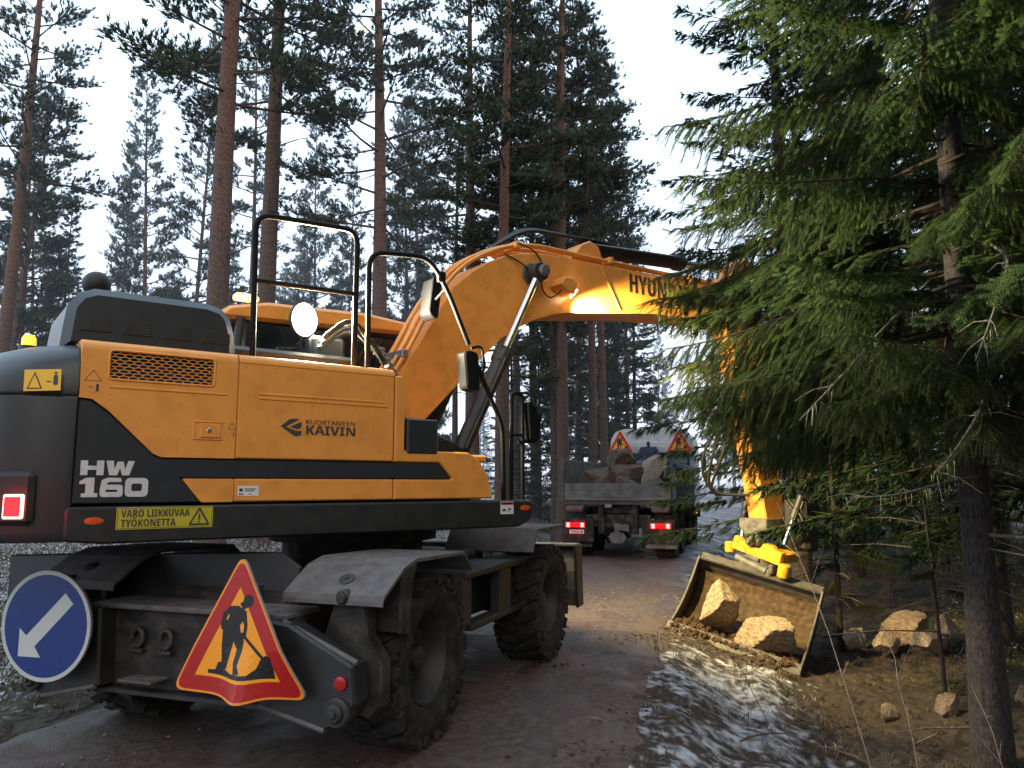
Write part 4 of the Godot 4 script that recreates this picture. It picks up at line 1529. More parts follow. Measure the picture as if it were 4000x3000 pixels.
	decal(st, "printed_red_band", mats["red_lens"], V(0.658, 1.532, 1.2884), V(0.782, 1.532, 1.2884), V(0, 0.022, 0), 0.001)
	lettering("printed_words", "WARNING", 0.012, mats["black_print"], st, Transform3D(Basis(), V(0.69, 1.543, 1.290)), 700, 0.08, 0.001)
	g = G.new()
	for q in [[0.69, 1.49, 0.03, 0.02], [0.73, 1.482, 0.035, 0.004], [0.745, 1.497, 0.02, 0.018]]:
		g.box(V(q[0], q[1], 1.2886), V(q[2], q[3], 0.001), 0.0)
	part("printed_picture", g, mats["dark_print"], st)
	for dq in [[-2.352, 2.235, 0.10, 0.135], [-1.512, 2.0, 0.05, 0.095]]:
		var dk := decal(door, "warning_label", mats["orange"], V(dq[0], dq[1], 1.2702), V(dq[0] + dq[2], dq[1], 1.2702), V(0, dq[3], 0), 0.0015)
		g = G.new()
		var w: float = dq[2]
		var h: float = dq[3]
		var tq := [V(dq[0] + w * 0.05, dq[1] + h * 0.5, 1.2722), V(dq[0] + w * 0.95, dq[1] + h * 0.5, 1.2722), V(dq[0] + w * 0.5, dq[1] + h * 0.97, 1.2722)]
		for k in 3:
			g.tube([tq[k], tq[(k + 1) % 3]], 0.0016, 4)
		g.box(V(dq[0] + w * 0.40, dq[1] + h * 0.22, 1.2722), V(w * 0.25, h * 0.03, 0.001), 0.0)
		g.box(V(dq[0] + w * 0.75, dq[1] + h * 0.20, 1.2722), V(w * 0.14, h * 0.33, 0.001), 0.0)
		part("printed_figure", g, mats["dark_print"], dk)
	# --- black air box on the hood with four pressed windows
	g = G.new()
	var bx := [-2.455, 2.52, -2.44, 2.68, -2.425, 2.80, -2.37, 2.885, -2.28, 2.925, -1.60, 2.925, -1.50, 2.90, -1.44, 2.84, -1.405, 2.72, -1.385, 2.52]
	g.prism(poly(bx), 0.15, 1.0, 0.05)
	var ab := part("air_box", g, BP, e)
	for k in 4:
		var x := -2.35 + 0.245 * k
		g = G.new()
		g.prism(poly([x, 2.655, x + 0.165, 2.655, x + 0.15, 2.735, x + 0.02, 2.735]), 0.985, 1.004, 0.003)
		var wdw := part("pressed_window", g, BS, ab)
		g = G.new()
		g.tube([V(x - 0.005, 2.65, 1.003), V(x + 0.168, 2.65, 1.003), V(x + 0.163, 2.72, 1.003)], 0.006, 6)
		part("window_edge", g, mats["rim"], ab)
	for k in 2:
		g = G.new()
		g.tube([V(-2.2 + 0.4 * k, 2.573, 1.005), V(-1.98 + 0.4 * k, 2.573, 1.005)], 0.006, 6)
		part("handle_bar", g, mats["rim"], ab)
	g = G.new()
	g.x = Transform3D(Basis(), V(-2.235, 3.015, 0.68))
	var sph := []
	for k in 13:
		sph.append(Vector2(-cos(PI * k / 12.0) * 0.088, sin(PI * k / 12.0) * 0.088))
	g.lathe(sph, 20, 0.2)
	g.x = Transform3D()
	g.cyl(V(-2.235, 2.90, 0.68), V(-2.235, 2.95, 0.68), 0.05, 14)
	part("round_cap", g, mats["black_print"], e)
	# hood step and dark service deck between hood and cab
	g = G.new()
	g.box(V(-0.85, 2.60, 0.30), V(1.05, 0.22, 0.75), 0.03)
	g.box(V(-0.42, 2.78, 0.12), V(0.30, 0.30, 0.40), 0.03)
	part("service_deck", g, BP, e)
	# --- cab
	g = G.new()
	g.prism(poly([-1.02, 1.58, 0.85, 1.58, 0.98, 2.2, 0.86, 2.9, 0.74, 3.12, -0.98, 3.12, -1.05, 2.6]), -1.24, -0.28, 0.03)
	var cab := part("cab", g, mats["glass_dark"], e)
	g = G.new()
	g.prism(poly([-1.14, 3.10, 0.76, 3.16, 0.80, 3.20, 0.72, 3.27, 0.2, 3.315, -0.75, 3.285, -1.08, 3.215, -1.16, 3.15]), -1.26, -0.24, 0.03)
	part("cab_roof", g, OR, cab)
	for q in [[[-1.0, 1.6, -0.26], [-1.04, 2.6, -0.26], [-0.98, 3.12, -0.26]], [[0.80, 1.6, -0.26], [0.93, 2.2, -0.26], [0.82, 2.9, -0.26], [0.72, 3.12, -0.26]], [[-0.1, 1.6, -0.265], [-0.1, 3.12, -0.265]]]:
		g = G.new()
		var pp := []
		for k in q:
			pp.append(V(k[0], k[1], k[2]))
		g.tube(pp, 0.04, 8)
		part("cab_pillar", g, BS, cab)
	# roof beacon (lit) and its neighbour lamps
	g = G.new()
	g.box(V(-0.92, 3.335, -0.42), V(0.16, 0.06, 0.10), 0.02)
	part("roof_lamp", g, mats["beacon_core"], cab)
	g = G.new()
	g.box(V(-0.80, 3.34, -0.45), V(0.05, 0.045, 0.05), 0.01)
	part("roof_lamp", g, mats["beacon_core"], cab)
	# rear work lamp that shines at the camera
	var lp := V(-0.60, 3.07, 0.20)
	var aim := Vector3(0.35, -0.05, 0.93).normalized()
	g = G.new()
	g.x = Transform3D(G.basis_z(aim), lp)
	g.lathe([Vector2(-0.10, 0.0), Vector2(-0.10, 0.05), Vector2(-0.03, 0.145), Vector2(0.0, 0.155), Vector2(0.008, 0.148), Vector2(0.008, 0.140)], 24, 0.8)
	var wk := part("work_lamp_housing", g, BS, e)
	g = G.new()
	g.x = Transform3D(G.basis_z(aim), lp)
	g.lathe([Vector2(0.004, 0.141), Vector2(0.016, 0.10), Vector2(0.020, 0.0)], 24, 0.2)
	part("work_lamp_lens", g, mats["work_lamp"], wk)
	g = G.new()
	g.tube([lp - aim * 0.06, V(-0.60, 2.95, 0.14), V(-0.58, 2.85, 0.12)], 0.015, 8)
	part("work_lamp_stay", g, BS, wk)
	spot(e, "work_lamp_light", lp + aim * 0.05, lp + aim * 3.0, Color(1.0, 0.95, 0.80), 100.0, 66.0, 0.1)
	# forward work lamps on the front edge of the cab roof: they light the road and the bucket
	for z in [-0.95, -0.40]:
		var fa := V(0.86, 3.30, z)
		var fd := V(0.85, -0.50, -0.08).normalized()
		g = G.new()
		g.x = Transform3D(G.basis_z(fd), fa)
		g.box(V(0, 0, -0.04), V(0.14, 0.10, 0.07), 0.01)
		var fl := part("front_lamp_housing", g, BS, cab)
		g = G.new()
		g.x = Transform3D(G.basis_z(fd), fa)
		g.box(V(0, 0, 0.0), V(0.12, 0.08, 0.012), 0.003)
		part("front_lamp_lens", g, mats["front_lamp"], cab)
		spot(e, "front_lamp_light" if z < -0.5 else "front_lamp_light_001", fa + fd * 0.04, fa + fd, Color(1.0, 0.88, 0.62), 34.0, 32.0, 0.05)
	# --- handrails
	g = G.new()
	g.tube(bend([V(-1.30, 2.50, 1.05), V(-1.32, 3.595, 1.05), V(-0.535, 3.63, 1.05), V(-0.54, 2.50, 1.05)], 0.12), 0.021, 10)
	g.tube([V(-1.30, 3.115, 1.05), V(-0.54, 3.13, 1.05)], 0.018, 8)
	part("handrail", g, mats["rail"], e)
	g = G.new()
	g.tube(bend([V(-0.40, 2.50, 1.0), V(-0.41, 3.50, 1.0), V(0.13, 3.555, 1.0), V(0.30, 3.30, 1.02), V(0.49, 2.85, 1.06)], 0.14), 0.021, 10)
	part("handrail", g, mats["rail"], e)
	g = G.new()
	g.box(V(0.245, 3.40, 1.01), V(0.07, 0.09, 0.05), 0.01)
	part("rail_clamp", g, mats["rail"], e)
	g = G.new()
	g.tube(bend([V(0.56, 2.66, 1.1), V(0.66, 2.46, 1.1), V(0.81, 2.19, 1.1), V(0.825, 1.56, 1.1)], 0.1), 0.020, 10)
	g.tube(bend([V(0.50, 2.82, 1.08), V(0.60, 2.85, 1.09), V(0.63, 2.66, 1.1), V(0.58, 2.60, 1.1)], 0.06), 0.012, 8)
	part("handrail", g, mats["rail"], e)
	g = G.new()
	g.tube(bend([V(0.89, 1.56, 1.12), V(0.89, 2.47, 1.12), V(1.01, 2.47, 1.12), V(1.01, 1.56, 1.12)], 0.06), 0.018, 10)
	g.tube([V(0.89, 2.11, 1.12), V(1.01, 2.115, 1.12)], 0.012, 8)
	part("handrail", g, mats["rail"], e)
	# mirrors
	g = G.new()
	g.x = Transform3D(Basis(Vector3(0, 0, 1), 0.08), V(0.475, 2.63, 1.08))
	g.prism(round_poly(poly([-0.055, -0.16, 0.055, -0.18, 0.06, 0.14, -0.06, 0.16]), 0.04, 4), -0.07, 0.07, 0.03)
	part("mirror", g, mats["rail"], e)
	g = G.new()
	g.x = Transform3D(Basis(Vector3(0, 0, 1), -0.12), V(0.385, 3.31, 0.60))
	g.prism(round_poly(poly([-0.04, -0.15, 0.05, -0.19, 0.05, 0.17, -0.04, 0.19]), 0.04, 4), -0.09, 0.09, 0.02)
	g.x = Transform3D()
	g.tube([V(0.40, 3.28, 0.62), V(0.33, 3.33, 0.95)], 0.012, 8)
	part("mirror", g, mats["rail"], e)
	g = G.new()
	g.x = Transform3D(Basis(Vector3(0, 0, 1), 0.05), V(1.075, 2.235, 1.10))
	g.prism(round_poly(poly([-0.03, -0.17, 0.045, -0.17, 0.055, 0.10, -0.01, 0.17, -0.035, 0.15]), 0.03, 4), -0.08, 0.08, 0.02)
	g.x = Transform3D()
	g.tube(bend([V(0.96, 2.05, 1.12), V(1.18, 2.07, 1.12), V(1.19, 2.26, 1.12)], 0.04), 0.013, 8)
	g.cyl(V(1.19, 2.24, 1.12), V(1.19, 2.31, 1.12), 0.026, 10)
	part("mirror", g, mats["rail"], e)
	# box at the boom foot
	g = G.new()
	g.box(V(-0.065, 2.055, 1.12), V(0.27, 0.265, 0.32), 0.012)
	part("step_box", g, BP, e)
	make_boom(e)
	make_undercarriage(e)

func hydraulic(parent: Node, a: Vector3, b: Vector3, split: float, r: float, rod_r: float) -> void:
	# barrel from a, rod to b
	var d := (b - a).normalized()
	var L := a.distance_to(b)
	var m := a + d * L * split
	var g := G.new()
	g.cyl(a, m, r, 20, 0.008)
	g.cyl(m - d * 0.12, m + d * 0.02, r * 1.18, 20, 0.01)
	g.cyl(m - d * 0.02, m + d * 0.05, r * 0.95, 20, 0.01)
	for k in 6:
		var t := TAU * k / 6.0
		var bs := G.basis_z(d)
		var o := bs.x * cos(t) * r * 1.08 + bs.y * sin(t) * r * 1.08
		g.cyl(m + o - d * 0.10, m + o + d * 0.035, r * 0.16, 6, 0.002)
	var cyl := part("hydraulic_cylinder", g, mats["black_steel"], parent)
	g = G.new()
	g.cyl(m, b, rod_r, 18, 0.002)
	part("piston_rod", g, mats["chrome"], cyl)
	g = G.new()
	g.tube([a + d * 0.1 + Vector3(0.0, r * 0.3, r * 1.25), m - d * 0.1 + Vector3(0.0, r * 0.3, r * 1.25)], 0.016, 8)
	part("oil_pipe", g, mats["black_steel"], cyl)

func make_boom(e: Node3D) -> void:
	var OR: Material = mats["orange"]
	var top := [0.20, 2.45, 0.29, 2.69, 0.48, 2.97, 0.64, 3.24, 0.85, 3.57, 1.05, 3.75, 1.25, 3.885, 1.45, 3.985, 1.68, 4.055, 1.95, 4.10, 2.25, 4.115, 2.7, 4.12, 3.5, 4.14, 4.4, 4.16, 5.15, 4.18]
	var bot := [5.22, 3.80, 4.89, 3.765, 4.2, 3.725, 3.57, 3.69, 2.9, 3.605, 2.55, 3.56, 2.29, 3.53, 2.05, 3.475, 1.8, 3.38, 1.57, 3.255, 1.41, 3.15, 1.18, 2.94, 0.95, 2.70, 0.54, 2.29, 0.25, 1.98, 0.0, 1.85, -0.05, 2.05]
	var g := G.new()
	g.prism(poly(top + bot), -0.25, 0.25, 0.010)
	var bm := part("boom", g, OR, e)
	# bottom and top flange lips
	g = G.new()
	var lower := []
	for k in range(0, bot.size() - 4, 2):
		lower.append(V(bot[k], bot[k + 1], 0.262))
	for k in lower.size() - 1:
		var a: Vector3 = lower[k]
		var b: Vector3 = lower[k + 1]
		g.x = Transform3D()
		g.face([a + V(0, 0.012, 0), b + V(0, 0.012, 0), b + V(0, -0.02, 0), a + V(0, -0.02, 0)], V(0, 0, 1))
		g.face([a + V(0, 0.012, 0), b + V(0, 0.012, 0), b + V(0, 0.012, -0.03), a + V(0, 0.012, -0.03)], V(0, 1, 0))
		g.face([a + V(0, -0.02, 0), b + V(0, -0.02, 0), b + V(0, -0.02, -0.524), a + V(0, -0.02, -0.524)], V(0, -1, 0))
	part("bottom_flange", g, OR, bm)
	g = G.new()
	g.tube([V(2.80, 4.09, 0.252), V(3.08, 3.64, 0.252)], 0.012, 6)
	part("weld_seam", g, OR, bm)
	lettering("printed_words", "HYUNDAI", 0.215, mats["black_print"], bm, Transform3D(Basis(Vector3(0, 0, 1), -0.01), V(3.22, 3.985, 0.2515)), 900, 1.02)
	lettering("printed_words", "INE.COM", 0.06, mats["black_print"], bm, Transform3D(Basis(), V(3.66, 3.81, 0.2515)), 600, 0.33)
	# boom cylinder bosses
	g = G.new()
	g.cyl(V(1.80, 3.845, 0.24), V(1.80, 3.845, 0.50), 0.062, 20, 0.012)
	g.cyl(V(1.80, 3.845, 0.24), V(1.80, 3.845, 0.27), 0.12, 24, 0.008)
	part("boom_pin", g, mats["worn_steel"], bm)
	g = G.new()
	g.cyl(V(1.78, 3.835, 0.33), V(1.78, 3.835, 0.45), 0.098, 20, 0.01)
	part("rod_eye", g, mats["black_steel"], bm)
	hydraulic(e, V(0.80, 1.90, 0.40), V(1.76, 3.79, 0.40), 0.56, 0.078, 0.038)
	hydraulic(e, V(0.80, 1.90, -0.40), V(1.76, 3.79, -0.40), 0.56, 0.078, 0.038)
	# dark boom foot, brackets
	g = G.new()
	g.prism(poly([-0.35, 1.58, 1.0, 1.58, 1.0, 1.9, 0.75, 2.05, 0.15, 2.3, -0.2, 2.3]), -0.5, -0.3, 0.01)
	g.prism(poly([-0.35, 1.58, 1.0, 1.58, 1.0, 1.9, 0.75, 2.05, 0.15, 2.3, -0.2, 2.3]), 0.3, 0.5, 0.01)
	part("boom_foot", g, mats["black_steel"], e)
	# oil pipes laid over the boom's back, with clamps
	for k in 5:
		var z := 0.21 - 0.085 * k
		var pts := []
		for q in [[0.18, 2.60], [0.40, 2.96], [0.60, 3.32], [0.80, 3.62], [1.02, 3.83], [1.25, 3.98], [1.48, 4.085], [1.72, 4.155], [2.0, 4.19], [2.5, 4.195], [3.3, 4.205], [4.2, 4.225], [5.05, 4.25]]:
			pts.append(V(q[0] - 0.02 * (k % 2), q[1] + 0.012 * (k % 2), z + (0.03 if q[0] < 1.0 else 0.0)))
		g = G.new()
		g.tube(curve(pts, 3), 0.021, 8)
		part("oil_pipe", g, OR, bm)
	for c in [[0.33, 2.87], [0.10, 2.48], [1.62, 4.13], [2.95, 4.20], [4.3, 4.22]]:
		g = G.new()
		g.box(V(c[0], c[1], 0.04), V(0.06, 0.075, 0.46), 0.008)
		part("pipe_clamp", g, mats["steel"] if c[0] < 1.0 else OR, bm)
	# hoses from the hood to the boom pipes, with crimped ends
	for k in 6:
		var z := 0.62 - 0.10 * k
		var a := V(-0.40 + 0.03 * k, 3.0 - 0.03 * (k % 2), z + 0.05)
		var b := V(0.17, 2.62 + 0.055 * k, z * 0.55 + 0.08)
		g = G.new()
		g.tube(curve([a + V(-0.22, -0.16, 0), a, a.lerp(b, 0.45) + V(0, 0.03, 0), b - V(0.10, -0.075, 0)], 5), 0.022, 8)
		var hs := part("hose", g, mats["hose"], e)
		g = G.new()
		var dd := (b - a).normalized()
		g.cyl(b - dd * 0.17, b - dd * 0.06, 0.026, 10, 0.004)
		g.cyl(b - dd * 0.05, b + dd * 0.01, 0.024, 6, 0.003)
		part("hose_fitting", g, mats["steel"], hs)
	# small electric cable to the boom lamp
	g = G.new()
	g.tube(curve([V(1.45, 4.0, 0.262), V(1.62, 3.95, 0.275), V(1.75, 3.88, 0.29)], 5), 0.008, 6)
	g.tube(curve([V(1.62, 4.14, 0.27), V(1.80, 4.11, 0.268), V(1.93, 4.0, 0.264), V(1.93, 3.84, 0.264), V(1.94, 3.70, 0.27), V(2.03, 3.63, 0.29), V(2.12, 3.70, 0.36)], 6), 0.008, 6)
	part("lamp_cable", g, mats["hose"], bm)
	# boom work lamp
	var la := V(2.24, 3.745, 0.36)
	var dir := V(0.62, -0.62, 0.34).normalized()
	g = G.new()
	g.x = Transform3D(Basis(V(0, 0, 1), -0.35), V(2.17, 3.755, 0.34))
	g.prism(poly([-0.11, -0.04, -0.02, -0.075, 0.09, -0.06, 0.11, 0.07, 0.0, 0.095, -0.10, 0.05]), -0.085, 0.10, 0.012)
	var lh := part("boom_lamp_housing", g, OR, bm)
	g = G.new()
	g.x = Transform3D(G.basis_z(dir), la + V(0.03, -0.05, 0.01))
	g.lathe([Vector2(0, 0), Vector2(0, 0.06), Vector2(0.015, 0.06), Vector2(0.02, 0.0)], 20)
	part("boom_lamp_lens", g, mats["boom_lamp"], lh)
	spot(e, "boom_lamp_light", la + V(0.045, -0.065, 0.02) + dir * 0.05, la + V(0.80, -0.52, 0.02), Color(1.0, 0.90, 0.60), 42.0, 56.0, 0.06)
	# arm cylinder with its hoses
	g = G.new()
	g.prism(poly([2.42, 4.10, 3.0, 4.11, 2.90, 4.38, 2.76, 4.43, 2.62, 4.36]), -0.12, 0.12, 0.012)
	part("cylinder_bracket", g, OR, bm)
	hydraulic(e, V(2.78, 4.36, 0.0), V(5.42, 4.56, 0.0), 0.62, 0.085, 0.045)
	for k in 3:
		g = G.new()
		g.tube(curve([V(1.30, 3.98, -0.05 - 0.07 * k), V(1.62, 4.22, -0.05 - 0.07 * k), V(2.0, 4.43 + 0.02 * k, -0.05 - 0.05 * k), V(2.45, 4.47 + 0.02 * k, -0.03 - 0.04 * k), V(2.9, 4.49, 0.0 - 0.04 * k), V(3.3, 4.50, -0.02 - 0.04 * k)], 6), 0.020, 8)
		part("hose", g, mats["hose"], bm)
	# --- arm
	g = G.new()
	g.prism(round_poly(poly([5.12, 4.30, 5.22, 4.42, 5.56, 4.72, 5.80, 4.66, 5.78, 4.3, 5.86, 3.9, 6.10, 2.2, 6.24, 1.20, 5.84, 1.16, 5.62, 2.1, 5.40, 3.0, 5.16, 3.78]), 0.05, 3), -0.14, 0.14, 0.014)
	var am := part("arm", g, OR, e)
	g = G.new()
	g.cyl(V(5.35, 4.02, -0.3), V(5.35, 4.02, 0.3), 0.08, 20)
	part("arm_pin", g, mats["worn_steel"], am)
	hydraulic(e, V(5.95, 4.05, 0.0), V(6.52, 1.95, 0.0), 0.72, 0.07, 0.04)
	for k in 3:
		g = G.new()
		g.tube(curve([V(5.30 + 0.02 * k, 3.4, 0.20), V(5.10, 2.9, 0.26 + 0.05 * k), V(5.02, 2.1, 0.10 - 0.5 * k * 0.3), V(5.25, 1.62, -0.28), V(5.60, 1.55, -0.18 + 0.12 * k)], 6), 0.019, 8)
		part("hose", g, mats["hose"], am)
	# --- tilt bracket, links, tilting rotator
	g = G.new()
	g.x = Transform3D(Basis(V(0, 0, 1), V(0, 1, 0), V(1, 0, 0)), V(5.70, 0, 0))
	g.prism(round_poly(poly([-0.21, 1.25, 0.22, 1.25, 0.22, 1.10, 0.13, 1.06, 0.08, 0.93, 0.03, 0.88, -0.06, 0.88, -0.11, 0.95, -0.14, 1.06, -0.21, 1.12]), 0.03, 3), 0.0, 0.10, 0.012)
	g.prism(poly([-0.21, 1.24, 0.22, 1.24, 0.22, 1.05, -0.21, 1.05]), 0.08, 0.62, 0.012)
	var tb := part("tilt_bracket", g, mats["worn_steel"], e)
	g = G.new()
	g.cyl(V(5.62, 0.96, -0.015), V(5.85, 0.96, -0.015), 0.062, 20, 0.012)
	g.cyl(V(5.595, 0.96, -0.015), V(5.64, 0.96, -0.015), 0.04, 12, 0.008)
	part("tilt_pin", g, mats["worn_steel"], tb)
	g = G.new()
	g.prism(poly([6.15, 1.30, 6.45, 1.95, 6.58, 1.93, 6.40, 1.25]), -0.17, -0.11, 0.01)
	g.prism(poly([6.15, 1.30, 6.45, 1.95, 6.58, 1.93, 6.40, 1.25]), 0.11, 0.17, 0.01)
	part("bucket_link", g, mats["black_steel"], e)
	var roll := Transform3D(Basis(Vector3.RIGHT, deg_to_rad(14.0)), V(5.80, 0.82, 0.02))
	var zx := Transform3D(Vector3(0, 0, 1), Vector3(0, 1, 0), Vector3(1, 0, 0), Vector3(0, 0, 0))
	g = G.new()
	g.x = roll * zx
	g.prism(round_poly(poly([-0.36, -0.06, 0.38, -0.06, 0.39, 0.10, 0.30, 0.10, 0.24, 0.15, 0.12, 0.15, 0.06, 0.05, -0.10, 0.05, -0.14, 0.10, -0.34, 0.12]), 0.02, 3), -0.10, 0.0, 0.014)
	g.prism(poly([-0.34, -0.05, 0.36, -0.05, 0.36, 0.06, -0.34, 0.06]), 0.0, 0.36, 0.014)
	var ro := part("rotator_frame", g, mats["yellow"], e)
	g = G.new()
	g.x = roll
	g.cyl(V(-0.06, -0.14, -0.40), V(-0.06, 0.0, -0.43), 0.068, 8, 0.012)
	part("rotator_stop", g, mats["yellow"], ro)
	g = G.new()
	g.x = roll
	g.cyl(V(-0.06, -0.20, 0.44), V(-0.06, -0.03, 0.44), 0.078, 8, 0.012)
	part("rotator_stop", g, mats["yellow"], ro)
	g = G.new()
	g.x = roll
	g.x = roll * Transform3D(Basis(Vector3.RIGHT, PI / 2), V(0.16, -0.04, 0))
	g.lathe([Vector2(0, 0), Vector2(0, 0.26), Vector2(0.14, 0.26), Vector2(0.14, 0)], 28)
	g.x = roll
	g.box(V(0.10, -0.21, 0.0), V(0.42, 0.09, 0.56), 0.015)
	g.cyl(V(-0.08, -0.16, -0.27), V(-0.08, -0.20, 0.22), 0.055, 14)
	g.box(V(-0.06, -0.15, 0.27), V(0.10, 0.12, 0.06), 0.01)
	g.box(V(-0.08, -0.09, -0.02), V(0.08, 0.05, 0.22), 0.01)
	part("quick_hitch", g, mats["worn_steel"], ro)
	# tilt cylinders
	hydraulic(e, V(6.05, 1.55, 0.52), V(5.86, 0.92, 0.36), 0.45, 0.05, 0.032)
	hydraulic(e, V(6.05, 1.45, -0.34), V(5.86, 0.95, -0.30), 0.45, 0.045, 0.024)
	g = G.new()
	g.box(V(6.15, 1.25, 0.42), V(0.3, 0.5, 0.34), 0.05)
	g.box(V(6.25, 1.0, 0.3), V(0.3, 0.35, 0.5), 0.05)
	part("valve_block", g, mats["hose"], e)
	for k in 2:
		g = G.new()
		g.tube(curve([V(6.0, 1.5, 0.3 + 0.06 * k), V(5.98, 1.25, 0.50 + 0.06 * k), V(6.0, 1.05, 0.5 + 0.03 * k), V(6.05, 0.9, 0.3)], 5), 0.017, 8)
		part("hose", g, mats["hose"], e)
	make_bucket(e)

var BK := Transform3D()   # bucket frame in world: x along the lip, y from lip towards the top rim, z out of the mouth

func make_bucket(e: Node3D) -> void:
	var W := Vector3(0.86230417, -0.24093415, 0.44540122).normalized()
	var T := Vector3(0.60340516, 0.76338184, -0.75526069).normalized()
	var N := W.cross(T).normalized()
	BK = Transform3D(Basis(W, T, N), Vector3(1.898, -0.036, -9.8))
	var to_e := U2W.affine_inverse() * BK
	var w := 1.57
	# shell outline, (along T, depth behind the mouth)
	var sh := [[0.0, 0.0], [0.16, 0.13], [0.32, 0.26], [0.46, 0.36], [0.60, 0.435], [0.75, 0.47], [0.90, 0.465], [1.05, 0.425], [1.18, 0.345], [1.29, 0.23], [1.36, 0.10], [1.375, 0.055]]
	var g := G.new()
	g.x = to_e
	for k in sh.size() - 1:
		var a: Array = sh[k]
		var b: Array = sh[k + 1]
		g.face([V(0.02, a[0], -a[1]), V(w - 0.02, a[0], -a[1]), V(w - 0.02, b[0], -b[1]), V(0.02, b[0], -b[1])], V(0, 0.0, 1) if k > 3 else V(0, 0.5, 1))
	var bk := part("bucket", g, mats["bucket_inside"], e)
	g = G.new()
	g.x = to_e
	for k in sh.size() - 1:
		var a: Array = sh[k]
		var b: Array = sh[k + 1]
		var d := Vector2(b[0] - a[0], b[1] - a[1]).normalized()
		var o := Vector2(-d.y, d.x) * 0.025
		var a2 := Vector2(a[0], a[1]) + o
		var b2 := Vector2(b[0], b[1]) + o
		g.face([V(0.0, a2.x, -a2.y), V(w, a2.x, -a2.y), V(w, b2.x, -b2.y), V(0.0, b2.x, -b2.y)], V(0, 0.0, -1))
	part("bucket_back", g, mats["black_steel"], bk)
	# top rim: a folded box beam along the mouth
	g = G.new()
	g.x = to_e * SWAP
	# SWAP takes (z, y) outlines
	g.prism(poly([0.012, 1.228, 0.0, 1.245, -0.045, 1.385, -0.075, 1.385, -0.20, 1.31, -0.22, 1.28, -0.06, 1.30, -0.012, 1.222]), 0.0, w, 0.006)
	part("top_rim", g, mats["worn_steel"], bk)
	# side plates with concave front edge
	for s in [[-0.012, 0.014], [w - 0.014, w + 0.012]]:
		g = G.new()
		g.x = to_e * SWAP
		var o := [0.0, -0.01, -0.085, 0.22, -0.125, 0.45, -0.135, 0.65, -0.10, 0.9, -0.04, 1.1, 0.004, 1.26, -0.05, 1.39]
		for k in range(sh.size() - 2, 0, -1):
			o.append_array([-sh[k][1] - 0.02, sh[k][0]])
		o.append_array([-0.03, -0.01])
		g.prism(poly(o), s[0], s[1], 0.004)
		part("side_plate", g, mats["black_steel"], bk)
		g = G.new()
		g.x = to_e
		var pp := []
		for q in [[-0.005, 0.0], [-0.088, 0.22], [-0.128, 0.45], [-0.138, 0.65], [-0.103, 0.9], [-0.043, 1.1], [0.004, 1.25]]:
			pp.append(V((s[0] + s[1]) * 0.5, q[1], q[0]))
		g.tube(curve(pp, 3), 0.016, 6)
		part("side_edge", g, mats["worn_steel"], bk)
	g = G.new()
	g.x = to_e
	g.box(V(w * 0.5, 0.03, -0.012), V(w + 0.03, 0.16, 0.03), 0.008)
	part("cutting_edge", g, mats["worn_steel"], bk)
	g = G.new()
	g.x = to_e * SWAP
	for xx in [0.50, 1.02]:
		g.prism(poly([-0.05, 1.36, -0.02, 1.60, -0.12, 1.66, -0.28, 1.58, -0.34, 1.25]), xx, xx + 0.035, 0.005)
	part("hitch_ear", g, mats["worn_steel"], bk)

